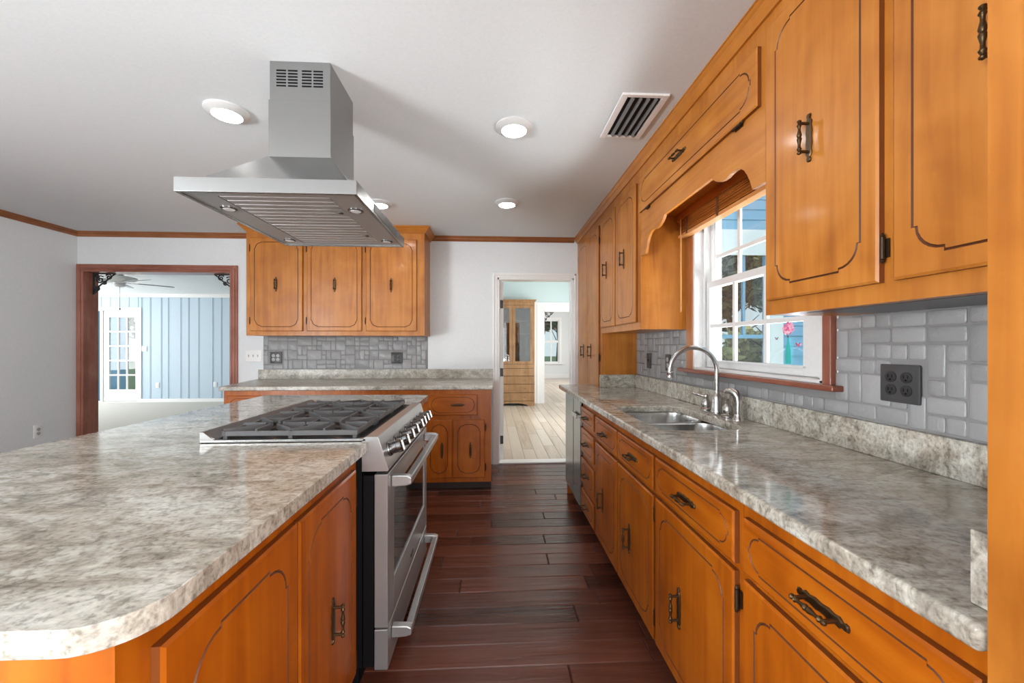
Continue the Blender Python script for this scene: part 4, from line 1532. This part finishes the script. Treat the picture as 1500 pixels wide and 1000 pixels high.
for ya, yb in ((1.487, 1.822), (1.826, HY1 - 0.032)):
    b = MB()
    n = 8
    p = (yb - ya) / n
    for k in range(n):
        y = ya + k * p
        x1 = -0.64 if k in (3, 4) else -0.594
        b.prism([(y + 0.004, zz), (y + p - 0.004, zz), (y + p - 0.002, zz + 0.003), (y + p - 0.002, zz + 0.012), (y + p - 0.008, zz + 0.004), (y + 0.008, zz + 0.004), (y + 0.002, zz + 0.012), (y + 0.002, zz + 0.003)], -0.985, x1, axis=0)
    b.box(-0.6395, -0.594, ya + 3 * p + 0.002, ya + 5 * p - 0.002, zz, zz + 0.003)
    fo = b.build('baffle_filter', 'filt', hd)
    b = MB()
    b.lathe([(0.010, 0), (0.010, -0.002), (0.004, -0.004)], (-0.615, ya + 4 * p, zz), (0, 0, 1), 12)
    b.build('latch', 'black', fo)
for x in (-1.035, -0.545):
    for y in (1.62, 2.09):
        b = MB()
        b.lathe([(0.030, 0), (0.030, -0.003), (0.025, -0.005), (0.022, -0.002)], (x, y, zz), (0, 0, 1), 24)
        o = b.build('spot_light', 'chromed', hd)
        MB().lathe([(0.021, -0.0035), (0.020, -0.005), (0.004, -0.006)], (x, y, zz), (0, 0, 1), 20).build('lens', 'lens', o)
MB().box(HX1, HX1 + 0.0015, 1.64, 2.02, HZ + 0.010, HZ + 0.040).build('control_strip', 'dgrey', hd)


# ================================================================== CEILING FIXTURES
def ceiling_light(x, y, label):
    t = thing('ceiling_light', label, 'ceiling light', (x, y, ZC), 'round ceiling lights')
    MB().lathe([(0.098, 0), (0.098, -0.008), (0.092, -0.014), (0.066, -0.026), (0.064, -0.022)], (x, y, ZC - 0.0003), (0, 0, 1), 40).build('trim_ring', 'ring', t)
    MB().lathe([(0.0655, -0.021), (0.064, -0.0245), (0.002, -0.0255)], (x, y, ZC), (0, 0, 1), 40).build('diffuser', 'lamp', t)
    return t


ceiling_light(-1.315, 2.045, 'round white ceiling light left of the hood chimney')
ceiling_light(0.116, 2.115, 'round white ceiling light nearest the air vent')
ceiling_light(0.120, 3.235, 'round white ceiling light in front of the doorway')
ceiling_light(-0.92, 3.30, 'round white ceiling light half hidden behind the hood')

t = thing('ceiling_vent', 'white metal louvred air vent in the ceiling beside the wall cabinets', 'vent', (0.708, 1.98, ZC))
vx0, vx1, vy0, vy1 = 0.598, 0.822, 1.80, 2.185
b = MB()
z0, z1 = ZC - 0.012, ZC - 0.0005
b.box(vx0, vx0 + 0.032, vy0, vy1, z0, z1)
b.box(vx1 - 0.032, vx1, vy0, vy1, z0, z1)
b.box(vx0 + 0.032, vx1 - 0.032, vy0, vy0 + 0.022, z0, z1)
b.box(vx0 + 0.032, vx1 - 0.032, vy1 - 0.022, vy1, z0, z1)
b.build('frame', 'white', t, bevel=0.003)
MB().box(vx0 + 0.032, vx1 - 0.032, vy0 + 0.022, vy1 - 0.022, ZC - 0.003, ZC - 0.001).build('duct', 'blackm', t)
for k in range(4):
    x = vx0 + 0.052 + k * 0.037
    b = MB()
    b.prism([(x, ZC - 0.004), (x + 0.002, ZC - 0.004), (x + 0.014, ZC - 0.016), (x + 0.012, ZC - 0.017)], vy0 + 0.0225, vy1 - 0.0225, axis=1)
    b.build('louvre', 'louvre', t)

# ================================================================== LIVING ROOM
LY = 9.4
struct(MB().box(-10.5, -0.9, YB, LY + 0.1, -0.06, 0.0).build('floor', 'carpet'))
struct(MB().box(-10.5, -0.9, YB + WT, LY + 0.1, ZC, ZC + 0.1).build('ceiling', 'white'))
LDX0, LDX1 = -9.40, -7.985
b = MB()
b.box(-10.5, LDX0, LY, LY + 0.12, 0, ZC)
b.box(LDX1, -0.9, LY, LY + 0.12, 0, ZC)
b.box(LDX0, LDX1, LY, LY + 0.12, 2.07, ZC)
x = -7.93
k = 0
pat = [0.115, 0.17, 0.085, 0.20, 0.10, 0.15, 0.24, 0.12]
while x < -1.0:
    b.box(x, x + 0.016, LY - 0.006, LY, 0.0, ZC)
    b.box(x + 0.030, x + 0.036, LY - 0.005, LY, 0.0, ZC)
    x += pat[k % len(pat)] + 0.07
    k += 1
x = -10.4
while x < -8.0:
    b.box(x, x + 0.016, LY - 0.006, LY, 2.14, ZC)
    x += 0.2
struct(b.build('wall_living_room_back', 'blue'))
b = MB()
b.box(-10.6, -10.5, YB + WT, 5.2, 0, ZC)
b.box(-10.6, -10.5, 8.8, LY + 0.12, 0, ZC)
b.box(-10.6, -10.5, 5.2, 8.8, 0, 0.6)  # unseen opening, added to light the living room
b.box(-10.6, -10.5, 5.2, 8.8, 2.4, ZC)
struct(b.build('wall_living_room_left', 'white'))
struct(MB().box(-10.6, XL - WT, YB, YB + WT, 0, ZC).build('wall_living_room_front', 'white'))
b = MB()
b.box(-10.5, -0.9, LY - 0.03, LY - 0.006, 2.365, ZC)
b.box(-10.5, -0.9, LY - 0.06, LY - 0.03, 2.39, ZC)
struct(b.build('trim_8', 'white'))
struct(MB().box(-7.96, -0.9, LY - 0.022, LY - 0.006, 0.0, 0.075).build('baseboard_living_room', 'white'))
b = MB()
b.box(LDX1, LDX1 + 0.075, LY - 0.02, LY + 0.12, 0, 2.135)
b.box(LDX0 - 0.075, LDX0, LY - 0.02, LY + 0.12, 0, 2.135)
b.box(LDX0, LDX1, LY - 0.02, LY + 0.12, 2.06, 2.135)
b.box(-8.80, -8.745, LY - 0.01, LY + 0.12, 0, 2.06)
b.box(LDX0, LDX1, LY + 0.0, LY + 0.12, 0, 0.02)
struct(b.build('trim_9', 'white'))
d2 = struct(thing('door_2', 'white French door with fifteen panes in the blue wall', 'door', (-8.36, LY + 0.02, 0.02)))
b = MB()
dx0, dx1, dz0, dz1 = -8.742, -7.988, 0.03, 2.055
gx0_, gx1_, gz0_, gz1_ = -8.625, -8.055, 0.285, 1.915
b.box(dx0, gx0_, LY + 0.01, LY + 0.05, dz0, dz1)
b.box(gx1_, dx1, LY + 0.01, LY + 0.05, dz0, dz1)
b.box(gx0_, gx1_, LY + 0.01, LY + 0.05, dz0, gz0_)
b.box(gx0_, gx1_, LY + 0.01, LY + 0.05, gz1_, dz1)
pw, ph = (gx1_ - gx0_) / 3, (gz1_ - gz0_) / 5
for i in (1, 2):
    b.box(gx0_ + i * pw - 0.016, gx0_ + i * pw + 0.016, LY + 0.014, LY + 0.046, gz0_, gz1_)
for j in range(1, 5):
    for i in range(3):
        b.box(gx0_ + i * pw + (0.016 if i else 0), gx0_ + (i + 1) * pw - (0.016 if i < 2 else 0), LY + 0.014, LY + 0.046, gz0_ + j * ph - 0.016, gz0_ + j * ph + 0.016)
b.build('door_leaf', 'white', d2)
MB().box(gx0_, gx1_, LY + 0.028, LY + 0.032, gz0_, gz1_).build('pane', 'glass', d2)
FLR = Fr((0, LY, 0), (1, 0, 0), (0, -1, 0))
plate(FLR, -7.905, -7.795, 1.145, 1.265, 0.0065, 'light_switch', 'white switch plate on the blue wall beside the French door', 'white', 'switch', 'switch', 2, 'white')
plate(FLR, -7.60, -7.525, 0.32, 0.44, 0.0065, 'wall_outlet', 'white outlet plate low on the blue wall nearest the French door', 'white', 'outlet', 'outlet', 1, 'white')
plate(FLR, -6.34, -6.265, 0.33, 0.45, 0.0065, 'wall_outlet', 'white outlet plate low on the blue wall at the right of the wide opening', 'white', 'outlet', 'outlet', 1, 'white')
# ceiling fan
fxp, fyp = -5.80, 6.5
fn = thing('ceiling_fan', 'white ceiling fan with grey blades in the living room', 'fan', (fxp, fyp, ZC))
MB().lathe([(0.07, 0), (0.072, -0.02), (0.055, -0.055), (0.03, -0.075), (0.014, -0.085), (0.014, -0.10)], (fxp, fyp, ZC - 0.0005), (0, 0, 1), 28).build('canopy', 'white', fn)
MB().lathe([(0.02, -0.08), (0.12, -0.086), (0.205, -0.104), (0.215, -0.126), (0.19, -0.15), (0.10, -0.165), (0.075, -0.172), (0.07, -0.195), (0.05, -0.205)], (fxp, fyp, ZC), (0, 0, 1), 36).build('motor', 'white', fn)
MB().lathe([(0.05, -0.195), (0.065, -0.205), (0.07, -0.225), (0.055, -0.245), (0.03, -0.255), (0.01, -0.258)], (fxp, fyp, ZC), (0, 0, 1), 24).build('light_kit', 'white', fn)
for k in range(5):
    a = math.radians(-22 + 72 * k)
    u, v = Vector((math.cos(a), math.sin(a), 0)), Vector((-math.sin(a), math.cos(a), 0))
    f2 = Fr((fxp, fyp, ZC - 0.185), u, v, (0, 0, 1))
    b = MB(f2)
    b.hexa([(0.06, -0.015, -0.004), (0.24, -0.03, -0.006), (0.24, 0.03, 0.002), (0.06, 0.015, 0.002), (0.06, -0.015, 0.004), (0.24, -0.03, 0.002), (0.24, 0.03, 0.010), (0.06, 0.015, 0.010)])
    ar = b.build('blade_arm', 'white', fn)
    b = MB(f2)
    outl = [(0.22, -0.055), (0.60, -0.072), (0.655, -0.06), (0.67, 0.0), (0.655, 0.06), (0.60, 0.072), (0.22, 0.055)]
    lo = [(x, y, 0.004 + y * 0.2) for x, y in outl]
    hi = [(x, y, 0.010 + y * 0.2) for x, y in outl]
    b.loops([lo, hi])
    b.build('blade', 'fanb', fn)
b = MB()
b.cyl((fxp + 0.03, fyp - 0.03, ZC - 0.24), (fxp + 0.03, fyp - 0.03, ZC - 0.58), 0.0018, 6)
b.lathe([(0.003, 0), (0.010, -0.01), (0.010, -0.025), (0.003, -0.035)], (fxp + 0.03, fyp - 0.03, ZC - 0.58), (0, 0, 1), 10)
b.build('pull_chain', 'dgrey', fn)

# ================================================================== DINING ROOM AND ROOM BEYOND
DY, DZC = 8.75, 2.75
plank_floor('floor', -0.75, 2.5, YB + 0.0, DY + 0.13, 0.14, 0.8, 2.0, 'y', ['pale', 'gap2'], seed=8)
plank_floor('floor', 0.3, 4.0, DY + 0.13, 15.62, 0.14, 0.8, 2.0, 'y', ['pale', 'gap2'], seed=9)
struct(MB().box(-0.85, 2.5, YB + WT, DY + 0.13, DZC, DZC + 0.1).build('ceiling', 'white'))
struct(MB().box(0.3, 4.0, DY + 0.13, 15.62, DZC, DZC + 0.1).build('ceiling', 'white'))
PX0, PX1, PZ = 1.13, 2.2, 2.04
b = MB()
b.box(-0.75, PX0, DY, DY + 0.13, 0, DZC)
b.box(PX1, 2.5, DY, DY + 0.13, 0, DZC)
b.box(PX0, PX1, DY, DY + 0.13, PZ, DZC)
struct(b.build('wall_dining_room_back', 'teal'))
struct(MB().box(-0.9, -0.75, YB + WT, LY + 0.12, 0, DZC).build('wall_dining_room_left', 'teal'))
b = MB()
b.box(2.4, 2.5, YB + WT, 5.4, 0, DZC)
b.box(2.4, 2.5, 7.8, DY, 0, DZC)
b.box(2.4, 2.5, 5.4, 7.8, 0, 0.6)  # unseen opening, added to light the dining room
b.box(2.4, 2.5, 5.4, 7.8, 2.4, DZC)
struct(b.build('wall_dining_room_right', 'teal'))
struct(MB().box(-0.75, 2.4, YB + WT, YB + WT + 0.02, ZC, DZC).build('wall_dining_room_front', 'teal'))
b = MB()
b.box(PX0 - 0.20, PX0, DY - 0.022, DY, 0, PZ + 0.19)
b.box(PX1, PX1 + 0.17, DY - 0.022, DY, 0, PZ + 0.19)
b.box(PX0, PX1, DY - 0.022, DY, PZ, PZ + 0.19)
b.box(PX0 - 0.15, PX0 - 0.12, DY - 0.032, DY - 0.022, 0, PZ + 0.14)
b.box(PX0, PX0 + 0.02, DY - 0.022, DY + 0.15, 0, PZ)
b.box(PX1 - 0.02, PX1, DY - 0.022, DY + 0.15, 0, PZ)
b.box(PX0, PX1, DY - 0.022, DY + 0.15, PZ - 0.02, PZ)
struct(b.build('trim_10', 'white', bevel=0.003))
scroll_bracket(Fr((PX0 + 0.021, DY + 0.06, PZ - 0.021), (1, 0, 0)), 0.22, 'black scrollwork bracket in the white opening beyond the oak hutch')
b = MB()
b.box(0.2, 0.3, DY + 0.13, 15.62, 0, DZC)
struct(b.build('wall_parlor_left', 'wall'))
b = MB()
b.box(4.0, 4.1, DY + 0.13, 10.1, 0, DZC)
b.box(4.0, 4.1, 13.9, 15.62, 0, DZC)
b.box(4.0, 4.1, 10.1, 13.9, 0, 0.6)
b.box(4.0, 4.1, 10.1, 13.9, 2.4, DZC)
struct(b.build('wall_parlor_right', 'wall'))
struct(MB().box(2.5, 4.1, DY, DY + 0.13, 0, DZC).build('wall_parlor_front', 'wall'))
VX0, VX1, VZ0, VZ1 = 2.0, 2.62, 0.60, 2.28
b = MB()
b.box(0.3, VX0, 15.5, 15.62, 0, DZC)
b.box(VX1, 4.0, 15.5, 15.62, 0, DZC)
b.box(VX0, VX1, 15.5, 15.62, 0, VZ0)
b.box(VX0, VX1, 15.5, 15.62, VZ1, DZC)
struct(b.build('wall_parlor_back', 'wall'))
struct(MB().box(0.3, 4.0, 15.47, 15.5, 0, 0.16).build('baseboard_parlor', 'white'))
w3 = struct(thing('window_2', 'white four-pane window of the room beyond the dining room', 'window', (2.31, 15.5, VZ0)))
b = MB()
b.box(VX0 - 0.10, VX0, 15.47, 15.5, VZ0 - 0.04, VZ1 + 0.1)
b.box(VX1, VX1 + 0.10, 15.47, 15.5, VZ0 - 0.04, VZ1 + 0.1)
b.box(VX0, VX1, 15.47, 15.5, VZ1, VZ1 + 0.1)
b.box(VX0 - 0.14, VX1 + 0.14, 15.42, 15.5, VZ0 - 0.05, VZ0)
b.build('window_frame', 'white', w3)
b = MB()
zm = 1.43
b.box(VX0, VX0 + 0.045, 15.53, 15.57, VZ0, VZ1)
b.box(VX1 - 0.045, VX1, 15.53, 15.57, VZ0, VZ1)
b.box(2.285, 2.335, 15.53, 15.57, VZ0, VZ1)
for z0, z1 in ((VZ0, VZ0 + 0.05), (zm - 0.04, zm + 0.04), (VZ1 - 0.05, VZ1)):
    b.box(VX0 + 0.045, 2.285, 15.53, 15.57, z0, z1)
    b.box(2.335, VX1 - 0.045, 15.53, 15.57, z0, z1)
b.build('sash', 'white', w3)
MB().box(VX0, VX1, 15.548, 15.552, VZ0, VZ1).build('pane', 'glass', w3)

# oak hutch
hu = thing('china_hutch', 'oak china hutch with two glass doors above drawers in the dining room', 'hutch', (0.43, 8.58, 0))
hx0, hx1, hy0, hy1 = -0.02, 0.895, 8.39, 8.74
b = MB()
b.box(hx0, hx0 + 0.03, hy0 + 0.02, hy1, 0.0, 2.2)
b.box(hx1 - 0.03, hx1, hy0 + 0.02, hy1, 0.0, 2.2)
b.box(hx0 + 0.03, hx1 - 0.03, hy1 - 0.015, hy1, 0.05, 2.2)
b.box(hx0 + 0.03, hx1 - 0.03, hy0 + 0.02, hy1 - 0.015, 0.80, 0.86)
b.box(hx0 + 0.03, hx1 - 0.03, hy0 + 0.02, hy1 - 0.015, 2.16, 2.2)
b.box(hx0 + 0.03, hx1 - 0.03, hy0 + 0.03, hy0 + 0.05, 0.10, 0.80)
b.box(hx0, hx1, hy0, hy0 + 0.02, 0.80, 0.88)
b.box(hx0, hx1, hy0, hy0 + 0.02, 2.13, 2.2)
b.box(hx0, hx0 + 0.03, hy0, hy0 + 0.02, 0.88, 2.13)
b.box(hx1 - 0.03, hx1, hy0, hy0 + 0.02, 0.88, 2.13)
b.build('carcass', 'oak', hu)
b = MB()
b.hexa([(hx0 - 0.01, hy0 - 0.01, 2.2), (hx1 + 0.01, hy0 - 0.01, 2.2), (hx1 + 0.01, hy1, 2.2), (hx0 - 0.01, hy1, 2.2),
        (hx0 - 0.045, hy0 - 0.045, 2.245), (hx1 + 0.045, hy0 - 0.045, 2.245), (hx1 + 0.045, hy1, 2.245), (hx0 - 0.045, hy1, 2.245)])
b.build('cornice', 'oak', hu)
b = MB()
sk_ = [(hx0, 0.10), (hx0, 0.0), (hx0 + 0.12, 0.0)] + [(hx0 + 0.12 + (hx1 - hx0 - 0.24) * i / 10, 0.06 * math.sin(PI * i / 10) ** 0.6) for i in range(1, 10)] + [(hx1 - 0.12, 0.0), (hx1, 0.0), (hx1, 0.10)]
b.prism(sk_, hy0, hy0 + 0.02, axis=1)
b.build('skirt', 'oak', hu)
for z in (1.22, 1.52, 1.80):
    MB().box(hx0 + 0.031, hx1 - 0.031, hy0 + 0.05, hy1 - 0.016, z, z + 0.018).build('shelf', 'oak', hu)
for x0, x1, kx in ((hx0 + 0.032, 0.422, 0.385), (0.426, hx1 - 0.032, 0.463)):
    b = MB()
    z0, z1 = 0.885, 2.125
    b.box(x0, x0 + 0.06, hy0 - 0.004, hy0 + 0.016, z0, z1)
    b.box(x1 - 0.06, x1, hy0 - 0.004, hy0 + 0.016, z0, z1)
    b.box(x0 + 0.06, x1 - 0.06, hy0 - 0.004, hy0 + 0.016, z0, z0 + 0.06)
    b.box(x0 + 0.06, x1 - 0.06, hy0 - 0.004, hy0 + 0.016, z1 - 0.06, z1)
    d = b.build('door', 'oak', hu, bevel=0.003)
    MB().box(x0 + 0.06, x1 - 0.06, hy0 + 0.004, hy0 + 0.008, z0 + 0.06, z1 - 0.06).build('pane', 'cglass', d)
    MB().lathe([(0.006, 0), (0.006, 0.012), (0.013, 0.018), (0.012, 0.026), (0.003, 0.03)], (kx, hy0 - 0.004, 1.25), (0, -1, 0), 12).build('knob', 'oak', d)
for z0, z1 in ((0.635, 0.79), (0.465, 0.625), (0.285, 0.455), (0.11, 0.275)):
    b = MB()
    b.box(hx0 + 0.01, hx1 - 0.01, hy0 - 0.002, hy0 + 0.028, z0, z1)
    d = b.build('drawer', 'oak', hu, bevel=0.004)
    for kx in (0.16, 0.70):
        MB().lathe([(0.006, 0), (0.006, 0.012), (0.015, 0.018), (0.014, 0.026), (0.003, 0.03)], (kx, hy0 - 0.002, (z0 + z1) / 2), (0, -1, 0), 12).build('knob', 'oak', d)

# ================================================================== OUTDOORS
struct(MB().box(-40, 40, -30, 60, -0.6, -0.35).build('ground', 'grass'))


def siding(b, x0, x1, z0, z1, y, e=0.135, mi=0):
    z = z0
    while z < z1 - 1e-4:
        zt = min(z + e, z1)
        b.add([(x0, y - 0.016, z), (x1, y - 0.016, z), (x1, y - 0.002, zt), (x0, y - 0.002, zt), (x0, y + 0.02, z), (x1, y + 0.02, z), (x1, y + 0.02, zt), (x0, y + 0.02, zt)],
              [(0, 1, 2, 3), (4, 7, 6, 5), (0, 4, 5, 1), (3, 2, 6, 7), (0, 3, 7, 4), (1, 5, 6, 2)], mi)
        z += e


EY = 5.1
pw_ = thing('porch_wing', 'pale blue clapboard porch wing outside the sink window', 'building', (4.2, EY, -0.35), None)
b = MB()
siding(b, 3.84, 6.2, -0.35, 3.4, EY)
siding(b, 2.98, 3.84, 2.80, 3.4, EY)
b.build('siding', 'siding', pw_, smooth=False)
b = MB()
b.box(2.96, 3.84, EY - 0.03, EY + 0.05, 2.50, 2.80)
b.box(2.96, 3.84, EY - 0.04, EY - 0.03, 2.46, 2.52)
b.box(2.74, 3.0, EY - 0.03, EY + 0.05, -0.35, 2.95)
b.box(3.66, 3.84, EY - 0.03, EY + 0.05, -0.35, 2.50)
b.build('white_trim', 'extw', pw_)
b = MB()
b.box(3.0, 3.66, EY, EY + 0.05, -0.35, 0.55)
b.box(3.60, 3.66, EY - 0.02, EY + 0.04, 0.55, 2.46)
b.box(3.30, 3.335, EY - 0.01, EY + 0.03, 1.42, 2.46)
b.box(3.0, 3.60, EY - 0.02, EY + 0.04, 1.37, 1.42)
b.build('porch_frame', 'siding', pw_)
b = MB()
b.box(3.0, 3.60, EY + 0.008, EY + 0.012, 0.55, 2.46)
b.build('pane', 'glass', pw_)
b = MB()
b.box(2.5, 2.72, EY + 0.3, EY + 0.4, -0.35, 3.4)
b.build('corner_post', 'extw', pw_)


def tree(x, y, h, r, seed, leafm, label, n=1500, trunk=0.10, z0=-0.35, squash=0.8, size=0.15):
    rnd = random.Random(seed)
    t = thing('tree', label, 'tree', (x, y, z0))
    b = MB()
    top = Vector((x, y, z0 + h))
    b.tube([(x, y, z0), (x + 0.1, y, z0 + h * .35), (x - 0.05, y + 0.1, z0 + h * .7), (x, y, z0 + h * 0.95)], [trunk, trunk * .8, trunk * .5, trunk * .15], 8)
    for k in range(7):
        a = rnd.uniform(0, 2 * PI)
        zb = z0 + h * rnd.uniform(0.35, 0.75)
        ln = r * rnd.uniform(0.6, 0.95)
        b.tube([(x, y, zb), (x + math.cos(a) * ln * .5, y + math.sin(a) * ln * .5, zb + ln * .25), (x + math.cos(a) * ln, y + math.sin(a) * ln, zb + ln * .55)], [trunk * .35, trunk * .22, trunk * .06], 6)
    b.build('trunk', 'bark', t)
    blobs = []
    for k in range(16):
        a, q = rnd.uniform(0, 2 * PI), math.sqrt(rnd.random())
        blobs.append((x + r * .8 * q * math.cos(a), y + r * .8 * q * math.sin(a), z0 + h * rnd.uniform(0.45, 0.95), r * rnd.uniform(0.25, 0.45)))
    vs, fs = [], []
    for i in range(n):
        bx, by, bz, br = rnd.choice(blobs)
        d = Vector((rnd.gauss(0, 1), rnd.gauss(0, 1), rnd.gauss(0, 1))).normalized() * br * rnd.uniform(0.5, 1.0)
        c = Vector((bx, by, bz)) + Vector((d.x, d.y, d.z * squash))
        u = Vector((rnd.gauss(0, 1), rnd.gauss(0, 1), rnd.gauss(0, 1))).normalized()
        v = u.orthogonal().normalized()
        s = size * rnd.uniform(0.6, 1.3)
        w = u.cross(v) * s * 0.1
        k = len(vs)
        vs += [c - u * s, c + v * s * .45 + w, c + u * s, c - v * s * .45 + w]
        fs.append((k, k + 1, k + 2, k + 3))
    b = MB()
    b.add(vs, fs)
    b.build('foliage', leafm, t, smooth=False, recalc=False)
    return t


tree(6.4, 10.5, 5.0, 1.5, 1, 'leaf', 'olive green tree seen through the left panes of the sink window', 5500)
tree(9.4, 12.6, 5.6, 1.8, 2, 'leaf', 'olive green tree seen through the middle panes of the sink window', 5500)
tree(5.6, 7.7, 2.3, 1.0, 3, 'leafy', 'yellow green bush low behind the porch of the sink window', 2400, 0.06)
tree(-12.6, 15.5, 4.5, 1.7, 5, 'leaf', 'green tree seen through the French door', 2200)
tree(3.4, 21.0, 5.5, 2.4, 6, 'leafr', 'reddish green tree behind the window of the far room', 6000, 0.07, size=0.22)
gb_ = thing('outbuilding', 'pale clapboard building outside the French door', 'building', (-12.5, 12.6, -0.35))
b = MB()
siding(b, -14.5, -11.75, -0.35, 2.6, 12.5, 0.3)
b.build('siding', 'sidingw', gb_, smooth=False)
b = MB()
b.box(-11.80, -11.6, 12.44, 12.56, -0.35, 2.6)
b.box(-11.05, -10.8, 12.1, 12.3, -0.35, 2.8)
b.build('porch_post', 'siding', gb_)
